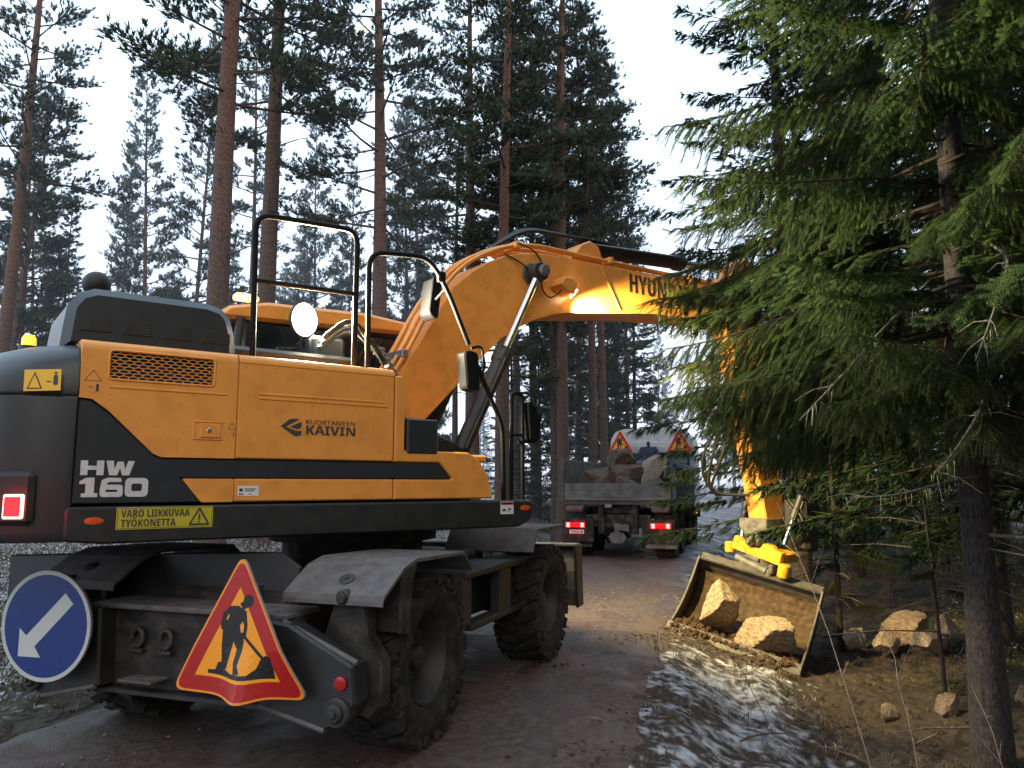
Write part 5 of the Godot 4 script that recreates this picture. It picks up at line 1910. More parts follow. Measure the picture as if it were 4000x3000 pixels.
func make_undercarriage(e: Node3D) -> void:
	var CH: Material = mats["chassis"]
	var DU: Material = mats["dusty"]
	var g := G.new()
	g.x = N2U
	g.box(V(0.1, 0.80, 0), V(3.6, 0.42, 0.95), 0.03)
	g.box(V(0.0, 1.02, 0), V(1.9, 0.14, 1.5), 0.03)
	g.cyl(V(-1.2, 0.55, -0.95), V(-1.2, 0.55, 0.95), 0.13, 16)
	g.cyl(V(1.5, 0.55, -0.95), V(1.5, 0.55, 0.95), 0.13, 16)
	part("chassis", g, CH, e)
	for p in [[-1.2, 1.0], [1.5, 1.0], [-1.2, -1.0], [1.5, -1.0]]:
		var side := 1.0 if p[1] > 0 else -1.0
		wheel(e, N2U * Transform3D(Basis(Vector3.UP, 0.0 if side > 0 else PI), V(p[0], 0.55, p[1] * 1.05)), 0.55, 0.44, 22, mats["rubber"], mats["rim"])
	# side ladder frame between the wheels, with two openings
	for s in [1.0, -1.0]:
		g = G.new()
		g.x = N2U
		var z: float = 1.06 * s
		g.box(V(0.42, 0.985, z), V(1.52, 0.06, 0.14), 0.012)
		g.box(V(0.46, 0.575, z), V(1.36, 0.055, 0.14), 0.012)
		for q in [[-0.27, 0.16], [0.58, 0.28], [1.10, 0.12]]:
			g.box(V(q[0], 0.78, z), V(q[1], 0.37, 0.10), 0.012)
		g.box(V(0.42, 1.0, z - 0.30 * s), V(1.5, 0.03, 0.5), 0.008)
		part("side_step", g, mats["rim"], e)
		g = G.new()
		g.x = N2U
		g.box(V(0.42, 0.78, z - 0.3 * s), V(1.4, 0.40, 0.3), 0.02)
		part("tool_box", g, mats["black_print"], e)
	# front mudguard plates facing the rear
	for s in [1.0, -1.0]:
		g = G.new()
		g.x = N2U * Transform3D(Basis(Vector3(0, 0, 1), 0.9), V(0.86, 1.175, 0.86 * s))
		g.prism(round_poly(poly([-0.13, 0.0, 0.13, 0.0, 0.13, 0.02, -0.13, 0.02]), 0.004, 2), -0.44, 0.44, 0.006)
		g.x = N2U
		g.box(V(1.36, 1.275, 0.86 * s), V(0.85, 0.025, 0.88), 0.008)
		part("front_mudguard", g, DU, e)
	# rear mudguards: flat top, sloped tail plate with a dent, side skirt
	for s in [1.0, -1.0]:
		g = G.new()
		g.x = N2U
		var za: float = 0.66 * s
		var zb: float = 1.34 * s
		var pr := [[-0.72, 1.10], [-0.88, 1.225], [-1.62, 1.24], [-1.78, 1.20], [-2.02, 1.06], [-2.03, 1.03]]
		for k in pr.size() - 1:
			var a: Array = pr[k]
			var b: Array = pr[k + 1]
			var q := [V(a[0], a[1], za), V(b[0], b[1], za), V(b[0], b[1], zb), V(a[0], a[1], zb)]
			g.face(q, Vector3.UP)
			var dn := V(0, -0.022, 0)
			g.face([q[0] + dn, q[1] + dn, q[2] + dn, q[3] + dn], Vector3.DOWN)
			g.face([q[0], q[1], q[1] + dn, q[0] + dn], V(0, 0, -s))
			g.face([q[2], q[3], q[3] + dn, q[2] + dn], V(0, 0, s))
		g.face([V(-2.03, 1.03, za), V(-2.03, 1.03, zb), V(-2.03, 1.005, zb), V(-2.03, 1.005, za)], V(-1, 0, 0))
		var fm := part("rear_mudguard", g, DU, e)
		g = G.new()
		g.x = N2U
		g.prism(poly([-1.60, 1.222, -1.78, 1.19, -1.80, 0.82, -1.70, 0.80, -1.66, 1.1]), zb - 0.03 if s > 0 else zb, zb if s > 0 else zb + 0.03, 0.004)
		g.box(V(-1.74, 1.0, s * 1.16), V(0.025, 0.38, 0.30), 0.006)
		part("side_skirt", g, CH, fm)
		g = G.new()
		g.x = N2U * Transform3D(Basis(Vector3(0, 0, 1), 0.53) * Basis(Vector3.RIGHT, -PI / 2), V(-1.90, 1.137, 1.02 * s))
		g.lathe([Vector2(0.0, 0.05), Vector2(0.006, 0.04), Vector2(0.004, 0.012), Vector2(0.014, 0.010), Vector2(0.014, 0.0)], 16)
		part("bolt", g, mats["rim"], fm)
	# rear plate with ledge, hooks and tow plate
	g = G.new()
	g.x = N2U
	g.box(V(-1.98, 0.66, -0.10), V(0.10, 0.50, 1.75), 0.02)
	var rp := part("rear_plate", g, CH, e)
	g = G.new()
	g.x = N2U
	g.box(V(-1.93, 0.925, 0.0), V(0.34, 0.035, 1.5), 0.008)
	part("rear_ledge", g, DU, rp)
	g = G.new()
	g.x = N2U
	g.box(V(-2.02, 0.40, -0.12), V(0.12, 0.03, 1.6), 0.006)
	part("lower_lip", g, mats["rim"], rp)
	for zz in [-0.40, -0.17]:
		g = G.new()
		g.x = N2U
		var hk := []
		for k in 9:
			var t := -PI * 0.55 + PI * 1.6 * k / 8.0
			hk.append(V(-2.06, 0.735 + sin(t) * 0.055, zz + cos(t) * 0.045))
		g.tube(hk, 0.017, 8)
		g.box(V(-2.05, 0.655, zz), V(0.06, 0.025, 0.10), 0.006)
		part("towing_eye", g, mats["rim"], rp)
	g = G.new()
	g.x = N2U * Transform3D(Basis(), V(-2.10, 0.50, -0.28))
	g.prism(poly([-0.09, -0.006, 0.06, -0.006, 0.06, 0.006, -0.09, 0.006]), -0.13, 0.13, 0.003)
	part("tow_plate", g, DU, rp)
	# dark guard plates that stand behind the signs
	g = G.new()
	g.x = N2U * Transform3D(Vector3(0, 0, 1), Vector3(0, 1, 0), Vector3(1, 0, 0), V(-1.62, 0, 0))
	g.prism(poly([-1.02, 0.60, 0.50, 0.60, 0.52, 1.16, 0.36, 1.255, -0.60, 1.22, -0.86, 1.19, -1.02, 1.06]), -0.04, 0.0, 0.01)
	part("guard_plate", g, mats["black_steel"], e)
	g = G.new()
	g.x = N2U * Transform3D(Vector3(0, 0, 1), Vector3(0, 1, 0), Vector3(1, 0, 0), V(-1.70, 0, 0))
	g.prism(poly([-2.0, 0.7, -1.30, 0.7, -1.30, 1.13, -1.38, 1.20, -2.0, 1.17]), -0.04, 0.0, 0.01)
	part("guard_plate", g, mats["black_steel"], e)
	# stabiliser legs folded up at the rear corners
	for s in [1.0, -1.0]:
		g = G.new()
		g.x = N2U * Transform3D(Vector3(0, 0, s), Vector3(0, 1, 0), Vector3(1, 0, 0), V(-1.90, 0, 0))
		g.prism(poly([0.88, 0.74, 0.98, 1.02, 1.05, 1.10, 1.18, 1.10, 1.20, 0.82, 1.30, 0.68, 1.30, 0.44, 1.22, 0.36, 1.05, 0.42]), -0.06, 0.06, 0.012)
		var sl := part("stabiliser_leg", g, CH, e)
		g = G.new()
		g.x = N2U * Transform3D(Vector3(0, 0, s), Vector3(0, 1, 0), Vector3(1, 0, 0), V(-2.06, 0, 0))
		g.prism(poly([0.62, 0.92, 0.80, 0.90, 1.23, 0.70, 1.25, 0.50, 1.17, 0.38, 1.05, 0.345, 0.60, 0.44]), -0.10, 0.06, 0.014)
		part("leg_housing", g, mats["black_steel"], sl)
		g = G.new()
		g.x = N2U
		g.tube([V(-2.12, 0.905, 0.74 * s), V(-2.12, 0.71, 1.235 * s)], 0.018, 6)
		part("housing_edge", g, DU, sl)
		g = G.new()
		g.x = N2U
		g.tube([V(-2.16, 0.44, 0.62 * s), V(-2.16, 0.345, 1.06 * s)], 0.016, 6)
		part("housing_edge", g, DU, sl)
		g = G.new()
		g.x = N2U
		g.cyl(V(-2.03, 1.04, 1.07 * s), V(-1.92, 1.04, 1.07 * s), 0.05, 18, 0.01)
		g.cyl(V(-2.05, 1.04, 1.07 * s), V(-2.02, 1.04, 1.07 * s), 0.03, 12, 0.006)
		part("leg_pin", g, mats["rim"], sl)
		g = G.new()
		g.x = N2U
		g.cyl(V(-2.19, 0.45, 1.145 * s), V(-2.10, 0.45, 1.145 * s), 0.082, 22, 0.012)
		g.cyl(V(-2.215, 0.45, 1.145 * s), V(-2.18, 0.45, 1.145 * s), 0.05, 18, 0.01)
		g.cyl(V(-2.23, 0.45, 1.145 * s), V(-2.20, 0.45, 1.145 * s), 0.02, 12, 0.004)
		part("leg_pin", g, mats["rim"], sl)
		g = G.new()
		g.x = N2U * Transform3D(Basis(Vector3.UP, -PI / 2), V(-2.165, 0.605, 1.16 * s))
		g.lathe([Vector2(0.0, 0.04), Vector2(0.008, 0.038), Vector2(0.012, 0.02), Vector2(0.012, 0.0)], 18)
		part("round_reflector", g, mats["red_lens"], sl)
	# dozer blade in front
	g = G.new()
	g.x = N2U
	var bl := [[2.50, 1.02], [2.40, 0.92], [2.37, 0.75], [2.40, 0.55], [2.50, 0.36]]
	for k in bl.size() - 1:
		g.face([V(bl[k][0], bl[k][1], -1.26), V(bl[k + 1][0], bl[k + 1][1], -1.26), V(bl[k + 1][0], bl[k + 1][1], 1.26), V(bl[k][0], bl[k][1], 1.26)], V(-1, 0, 0))
		g.face([V(bl[k][0] + 0.025, bl[k][1], -1.26), V(bl[k + 1][0] + 0.025, bl[k + 1][1], -1.26), V(bl[k + 1][0] + 0.025, bl[k + 1][1], 1.26), V(bl[k][0] + 0.025, bl[k][1], 1.26)], V(1, 0, 0))
	g.box(V(2.42, 1.03, 0), V(0.18, 0.03, 2.54), 0.008)
	g.box(V(2.2, 0.65, 0), V(0.5, 0.2, 0.7), 0.02)
	var db := part("dozer_blade", g, mats["worn_steel"], e)
	g = G.new()
	g.x = N2U
	g.prism(poly([2.30, 1.03, 2.55, 1.03, 2.60, 0.36, 2.38, 0.36]), 1.255, 1.285, 0.006)
	part("blade_end", g, mats["black_steel"], db)

# ---------------------------------------------------------------- dump truck
var T2W := Transform3D()

func make_truck() -> void:
	T2W = Transform3D(Basis(Vector3.UP, deg_to_rad(72.0)), V(2.41, 0.0, -17.9))
	var t := thing("dump_truck", "white-cabbed dump truck on the road, its low grey bed loaded with broken stones", "truck", T2W)
	var GR: Material = mats["truck_grey"]
	var DI: Material = mats["truck_dirty"]
	var BL: Material = mats["truck_blue"]
	var g := G.new()
	# bed
	g.box(V(2.6, 1.27, 0), V(5.2, 0.10, 2.50), 0.02)
	var bed := part("bed", g, mats["bed_inside"], t)
	g = G.new()
	g.box(V(-0.02, 1.62, 0), V(0.06, 0.17, 2.46), 0.02)
	g.box(V(-0.03, 1.46, 0), V(0.05, 0.16, 2.46), 0.02)
	g.box(V(-0.045, 1.345, 0), V(0.08, 0.05, 2.46), 0.012)
	for k in 2:
		g.box(V(-0.07, 1.45, -0.35 + 0.03 * k), V(0.012, 0.07, 0.012), 0.002)
	var tg := part("tailgate", g, GR, t)
	g = G.new()
	g.box(V(-0.055, 1.375, -0.9), V(0.03, 0.018, 0.6), 0.004)
	g.box(V(-0.055, 1.378, 0.75), V(0.03, 0.018, 0.7), 0.004)
	part("gate_latch", g, mats["steel"], tg)
	# left side, flared, seen from inside
	g = G.new()
	g.prism(poly([0.0, 1.30, 5.2, 1.30, 5.2, 2.28, 0.0, 2.28]), -1.32, -1.26, 0.01)
	part("bed_side", g, mats["bed_inside"], t)
	# right side: frame and ribs
	g = G.new()
	g.prism(poly([0.0, 1.27, 5.2, 1.27, 5.2, 2.14, 0.0, 2.14]), 1.22, 1.27, 0.01)
	var rs := part("bed_side", g, BL, t)
	g = G.new()
	g.box(V(2.6, 2.11, 1.29), V(5.24, 0.12, 0.10), 0.015)
	g.box(V(2.6, 1.30, 1.29), V(5.24, 0.13, 0.10), 0.015)
	g.box(V(0.05, 1.70, 1.285), V(0.14, 0.96, 0.11), 0.015)
	part("side_frame", g, mats["truck_side"], rs)
	for k in 15:
		g = G.new()
		g.box(V(0.35 + 0.33 * k, 1.71, 1.285), V(0.10, 0.72, 0.05), 0.012)
		part("side_rib", g, mats["truck_side"], rs)
	# headboard: blue frame, wire mesh, central tower
	g = G.new()
	g.box(V(5.28, 2.56, 0), V(0.08, 0.10, 2.36), 0.012)
	g.box(V(5.28, 1.85, 0), V(0.08, 0.9, 2.36), 0.012)
	for z in [-1.14, 1.14]:
		g.box(V(5.28, 2.4, z), V(0.08, 0.4, 0.08), 0.01)
	g.box(V(5.20, 2.45, 0.0), V(0.16, 0.42, 0.40), 0.02)
	g.x = SWAP
	g.prism(poly([-0.30, 2.62, 0.30, 2.62, 0.22, 2.78, -0.22, 2.78]), 5.15, 5.33, 0.015)
	g.x = Transform3D()
	for s in [-1.0, 1.0]:
		g.tube([V(5.22, 2.52, 0.22 * s), V(5.22, 2.30, 0.55 * s)], 0.06, 6)
	var hb := part("headboard", g, BL, t)
	g = G.new()
	for k in 44:
		var z := -1.1 + 2.2 * k / 43.0
		g.tube([V(5.30, 2.30, z), V(5.30, 2.52, z + 0.05)], 0.005, 3, false)
		g.tube([V(5.302, 2.30, z + 0.05), V(5.302, 2.52, z)], 0.005, 3, false)
	part("wire_mesh", g, mats["rim"], hb)
	g = G.new()
	g.cyl(V(5.2, 2.76, 0.0), V(5.2, 2.93, 0.0), 0.05, 12)
	part("tower_post", g, mats["rim"], hb)
	# white cab
	g = G.new()
	g.x = SWAP
	g.prism(round_poly(poly([-1.22, 1.0, 1.22, 1.0, 1.25, 2.2, 1.22, 3.02, 1.08, 3.27, 0.8, 3.36, -0.8, 3.36, -1.08, 3.27, -1.22, 3.02, -1.25, 2.2]), 0.10, 4), 5.75, 7.9, 0.10)
	var cab := part("cab", g, mats["truck_white"], t)
	g = G.new()
	g.x = SWAP
	g.prism(round_poly(poly([-1.05, 2.5, 1.05, 2.5, 1.02, 2.90, 0.98, 2.95, -0.98, 2.95, -1.02, 2.90]), 0.08, 4), 5.66, 5.76, 0.03)
	part("cab_rear_panel", g, mats["truck_white"], cab)
	g = G.new()
	g.x = SWAP
	g.prism(round_poly(poly([-0.75, 2.60, 0.75, 2.60, 0.70, 2.84, -0.70, 2.84]), 0.05, 3), 5.63, 5.67, 0.012)
	part("cab_rear_rib", g, mats["truck_white"], cab)
	g = G.new()
	g.box(V(7.3, 2.35, 1.42), V(0.14, 0.5, 0.16), 0.05)
	g.box(V(7.3, 2.35, -1.42), V(0.14, 0.5, 0.16), 0.05)
	part("mirror", g, mats["black_steel"], cab)
	# chassis, cross members, hitch
	g = G.new()
	for z in [-0.42, 0.42]:
		g.box(V(3.8, 0.95, z), V(7.4, 0.28, 0.09), 0.01)
		g.box(V(0.12, 1.10, z * 0.95), V(0.16, 0.42, 0.12), 0.02)
		g.box(V(0.1, 0.78, z * 0.9), V(0.16, 0.44, 0.16), 0.02)
	g.box(V(0.15, 0.85, 0), V(0.12, 0.30, 1.5), 0.02)
	g.box(V(0.3, 1.12, 0), V(0.3, 0.2, 0.9), 0.02)
	part("chassis", g, DI, t)
	g = G.new()
	g.x = Transform3D(Vector3(0, 0, 1), Vector3(0, 1, 0), Vector3(1, 0, 0), V(-0.05, 0, 0))
	g.prism(poly([-0.21, 0.50, -0.13, 0.36, 0.13, 0.36, 0.21, 0.50, 0.14, 0.60, -0.14, 0.60]), -0.02, 0.02, 0.008)
	g.prism(poly([-0.06, 0.58, 0.06, 0.58, 0.09, 0.80, -0.09, 0.80]), 0.0, 0.15, 0.01)
	g.prism(poly([0.02, 0.66, 0.26, 0.62, 0.28, 0.76, 0.18, 0.80, 0.03, 0.74]), -0.03, 0.0, 0.008)
	part("tow_hitch", g, mats["truck_grey"], t)
	# hinge rollers under the tailgate
	for z in [-1.0, 0.97]:
		g = G.new()
		g.cyl(V(0.02, 1.13, z - 0.19), V(0.02, 1.13, z + 0.19), 0.075, 16, 0.01)
		g.box(V(0.04, 1.2, z + 0.20), V(0.10, 0.2, 0.03), 0.006)
		part("hinge_roller", g, GR, t)
	g = G.new()
	g.box(V(-0.02, 1.20, -0.20), V(0.10, 0.10, 0.18), 0.02)
	part("gate_stop", g, mats["steel"], t)
	# lamp panels, lamps, plates, mudflaps
	for s in [-1.0, 1.0]:
		g = G.new()
		g.box(V(0.0, 0.63, 0.92 * s), V(0.06, 0.52, 0.74), 0.015)
		part("lamp_panel", g, DI, t)
		g = G.new()
		g.box(V(-0.045, 0.76, 0.98 * s), V(0.05, 0.13, 0.50), 0.012)
		var lc := part("tail_lamp_cluster", g, mats["red_lens"], t)
		for q in [0.81, 1.14]:
			g = G.new()
			g.box(V(-0.075, 0.76, q * s), V(0.03, 0.12, 0.12), 0.012)
			var tlg := part("tail_lamp", g, mats["tail_glow"], lc)
			g = G.new()
			g.box(V(-0.092, 0.76, q * s), V(0.012, 0.085, 0.055), 0.006)
			part("lamp_core", g, mats["tail_core"], lc)
		g = G.new()
		g.box(V(0.10, 0.36, 0.96 * s), V(0.05, 0.22, 0.70), 0.02)
		part("mudflap", g, GR if s > 0 else DI, t)
	var rl := OmniLight3D.new()
	rl.name = "tail_lamp_light"
	rl.light_color = Color(1.0, 0.05, 0.05)
	rl.light_energy = 0.05
	rl.light_size = 0.08
	rl.omni_range = 30.0
	rl.omni_attenuation = 2.0
	rl.shadow_enabled = true
	t.add_child(rl)
	rl.position = V(-0.20, 0.76, 0.98)
	var rl2: OmniLight3D = rl.duplicate()
	rl2.name = "tail_lamp_light_001"
	t.add_child(rl2)
	rl2.position = V(-0.20, 0.76, -0.98)
	var pl := decal(t, "number_plate", mats["white_sticker"], V(-0.033, 0.56, -1.12), V(-0.033, 0.56, -0.78), V(0, 0.09, 0), 0.004)
	lettering("printed_words", "THI-6", 0.07, mats["dark_print"], pl, Transform3D(Basis(V(0, 0, 1), V(0, 1, 0), V(-1, 0, 0)), V(-0.039, 0.605, -1.09)), 700, 0.28)
	# wheels: rear duals, pusher, steering pairs
	for x in [0.75, 2.1, 4.9, 6.8]:
		for s in [-1.0, 1.0]:
			wheel(t, Transform3D(Basis(Vector3.UP, 0.0 if s > 0 else PI), V(x, 0.53, 1.02 * s)), 0.53, 0.46 if x < 3 else 0.32, 20, mats["rubber"], mats["rim"])
			g = G.new()
			var arc := []
			for k in 9:
				var a := PI * (0.08 + 0.84 * k / 8.0)
				arc.append_array([x + cos(a) * 0.64, 0.53 + sin(a) * 0.60])
			for k in 9:
				var a := PI * (0.92 - 0.84 * k / 8.0)
				arc.append_array([x + cos(a) * 0.61, 0.53 + sin(a) * 0.57])
			g.prism(poly(arc), 0.78 * s if s > 0 else 1.27 * s, 1.27 * s if s > 0 else 0.78 * s, 0.004)
			part("wheel_arch", g, DI, t)
	g = G.new()
	g.box(V(3.5, 0.85, 0.85), V(0.9, 0.5, 0.6), 0.08)
	g.box(V(3.5, 0.85, -0.85), V(0.9, 0.5, 0.6), 0.08)
	part("fuel_tank", g, DI, t)
	g = G.new()
	g.box(V(5.9, 0.86, 1.28), V(0.06, 0.05, 0.03), 0.008)
	part("side_lamp", g, mats["beacon_glow"], t)

# ---------------------------------------------------------------- road signs
func fill_poly(im: Image, p: PackedVector2Array, c: Color) -> void:
	var s := im.get_width()
	var lo := Vector2(9, 9)
	var hi := Vector2(-9, -9)
	for q in p:
		lo = lo.min(q)
		hi = hi.max(q)
	for y in range(max(0, int((1.0 - hi.y) * s) - 1), min(s, int((1.0 - lo.y) * s) + 2)):
		for x in range(max(0, int(lo.x * s) - 1), min(s, int(hi.x * s) + 2)):
			if Geometry2D.is_point_in_polygon(Vector2((x + 0.5) / s, 1.0 - (y + 0.5) / s), p):
				im.set_pixel(x, y, c)

func disc_poly(cx: float, cy: float, r: float, n := 20) -> PackedVector2Array:
	var p := PackedVector2Array()
	for k in n:
		p.append(Vector2(cx + cos(TAU * k / n) * r, cy + sin(TAU * k / n) * r))
	return p

func stroke(a: Vector2, b: Vector2, w: float) -> PackedVector2Array:
	var d := (b - a).normalized()
	var o := Vector2(-d.y, d.x) * w
	return PackedVector2Array([a + o, b + o, b - o, a - o])

func inset_tri(m: float) -> PackedVector2Array:
	# unit sign: base from (0,0) to (1,0), apex (0.5, 0.88); corners rounded
	var c := Vector2(0.5, 0.293)
	var p := PackedVector2Array()
	for q in [Vector2(0, 0), Vector2(1, 0), Vector2(0.5, 0.88)]:
		p.append(c + (q - c) * (1.0 - m))
	return round_poly(p, 0.085 * (1.0 - m), 5)

func worker_texture(wear: int) -> ImageTexture:
	var im := Image.create(512, 512, false, Image.FORMAT_RGB8)
	var edge := Color(0.93, 0.55, 0.15)
	var red := Color(0.66, 0.075, 0.045) if wear > 1000 else Color(0.86, 0.10, 0.05)
	var amber := Color(0.95, 0.60, 0.05) if wear > 1000 else Color(1.0, 0.66, 0.08)
	var black := Color(0.055, 0.055, 0.05)
	im.fill(edge)
	fill_poly(im, inset_tri(0.045), red)
	var inner := PackedVector2Array()
	var c := Vector2(0.5, 0.293)
	for q in [Vector2(0, 0), Vector2(1, 0), Vector2(0.5, 0.88)]:
		inner.append(c + (q - c) * 0.64)
	fill_poly(im, inner, amber)
	var k := Transform2D(0, Vector2(0.0, 0.0))
	var man := [
		poly([0.285, 0.125, 0.285, 0.148, 0.345, 0.152, 0.365, 0.20, 0.395, 0.205, 0.425, 0.165, 0.47, 0.150, 0.60, 0.150, 0.66, 0.185, 0.685, 0.235, 0.72, 0.262, 0.755, 0.25, 0.775, 0.19, 0.79, 0.125]),
		poly([0.395, 0.165, 0.385, 0.30, 0.385, 0.40, 0.47, 0.41, 0.475, 0.33, 0.455, 0.25, 0.435, 0.17]),
		poly([0.44, 0.40, 0.52, 0.40, 0.555, 0.335, 0.545, 0.27, 0.525, 0.20, 0.55, 0.155, 0.50, 0.15, 0.49, 0.21, 0.505, 0.285, 0.475, 0.33]),
		poly([0.385, 0.39, 0.375, 0.44, 0.395, 0.515, 0.43, 0.548, 0.50, 0.552, 0.545, 0.52, 0.545, 0.47, 0.515, 0.43, 0.525, 0.39]),
		poly([0.52, 0.54, 0.56, 0.52, 0.575, 0.43, 0.565, 0.35, 0.54, 0.35, 0.548, 0.43, 0.53, 0.47]),
		poly([0.385, 0.52, 0.365, 0.44, 0.372, 0.40, 0.40, 0.40, 0.405, 0.44, 0.42, 0.48]),
		disc_poly(0.57, 0.585, 0.040), stroke(Vector2(0.52, 0.545), Vector2(0.56, 0.57), 0.025),
		stroke(Vector2(0.53, 0.385), Vector2(0.70, 0.245), 0.010)]
	for p in man:
		fill_poly(im, p, black)
	fill_poly(im, poly([0.415, 0.455, 0.43, 0.485, 0.425, 0.50, 0.408, 0.47]), amber)
	# chips and scuffs
	var r := RandomNumberGenerator.new()
	r.seed = wear
	for q in wear % 100:
		var x := r.randf() * 500.0
		var y := 60.0 + r.randf() * 440.0
		im.fill_rect(Rect2i(int(x), int(y), 1 + r.randi() % 7, 1 + r.randi() % 2), Color(0.75, 0.55, 0.45) if r.randf() < 0.6 else Color(0.35, 0.15, 0.1))
	return ImageTexture.create_from_image(im)

func sign_shape(outline: PackedVector2Array, size: float, bent: float) -> Array:
	# [printed face with uv, folded edge and back]; lies in local x,y and faces +z; origin at the base's middle
	var f := G.new()
	f.use_u = true
	var lo := 1e9
	var fine := PackedVector2Array()
	for i in outline.size():
		var a := outline[i]
		var b := outline[(i + 1) % outline.size()]
		var m: int = max(1, int(a.distance_to(b) / 0.04))
		for k in m:
			fine.append(a.lerp(b, float(k) / m))
	# grid of inner points keeps the dent smooth
	var pts := fine.duplicate()
	var lo2 := Vector2(9, 9)
	var hi2 := Vector2(-9, -9)
	for p in fine:
		lo2 = lo2.min(p)
		hi2 = hi2.max(p)
	var gy := lo2.y + 0.04
	while gy < hi2.y:
		var gx := lo2.x + 0.02
		while gx < hi2.x:
			var p := Vector2(gx, gy)
			if Geometry2D.is_point_in_polygon(p, outline):
				var near := 9.0
				for q in fine:
					near = min(near, p.distance_squared_to(q))
				if near > 0.0006:
					pts.append(p)
			gx += 0.05
		gy += 0.05
	var put := func(p: Vector2, off: float) -> Vector3:
		var d := 0.0
		var dy := 0.0
		if bent > 0.0:
			var w := clampf((0.30 - p.y) / 0.30, 0.0, 1.0)
			d = -bent * (absf(p.x - 0.56) * 1.0) * w * (1.3 if p.x > 0.56 else 0.25)
			dy = -bent * 0.25 * exp(-pow((p.x - 0.55) * 8.0, 2)) * w
			d += bent * 0.35 * exp(-pow((p.x - 0.55) * 9.0, 2)) * w
		return Vector3((p.x - 0.5) * size, (p.y + dy) * size, d * size + off)
	var tri := Geometry2D.triangulate_delaunay(pts)
	for k in range(0, tri.size(), 3):
		var c2 := (pts[tri[k]] + pts[tri[k + 1]] + pts[tri[k + 2]]) / 3.0
		if not Geometry2D.is_point_in_polygon(c2, outline):
			continue
		var q := [tri[k], tri[k + 1], tri[k + 2]]
		var A: Vector3 = put.call(pts[q[0]], 0.0)
		var B: Vector3 = put.call(pts[q[1]], 0.0)
		var C: Vector3 = put.call(pts[q[2]], 0.0)
		var n := (C - A).cross(B - A).normalized()
		if n.z < 0.0:
			n = -n
			var tmp := B; B = C; C = tmp
			var ti: int = q[1]; q[1] = q[2]; q[2] = ti
		f.v.append(A); f.v.append(B); f.v.append(C)
		for j in 3:
			f.n.append(n)
			f.u.append(Vector2(pts[q[j]].x, 1.0 - pts[q[j]].y))
	var b := G.new()
	for k in range(0, tri.size(), 3):
		var c2 := (pts[tri[k]] + pts[tri[k + 1]] + pts[tri[k + 2]]) / 3.0
		if Geometry2D.is_point_in_polygon(c2, outline):
			b.flat(put.call(pts[tri[k]], -0.018), put.call(pts[tri[k + 1]], -0.018), put.call(pts[tri[k + 2]], -0.018), Vector3(0, 0, -1))
	for i in fine.size():
		var j := (i + 1) % fine.size()
		var m2 := (fine[i] + fine[j]) * 0.5 - Vector2(0.5, 0.3)
		b.face([put.call(fine[i], -0.001), put.call(fine[j], -0.001), put.call(fine[j], -0.018), put.call(fine[i], -0.018)], Vector3(m2.x, m2.y, 0))
	return [f.mesh(), b.mesh()]

func print_mat(key: String, t: Texture2D) -> StandardMaterial3D:
	var m := StandardMaterial3D.new()
	m.resource_name = key
	m.albedo_texture = t
	m.roughness = 0.45
	mats[key] = m
	return m

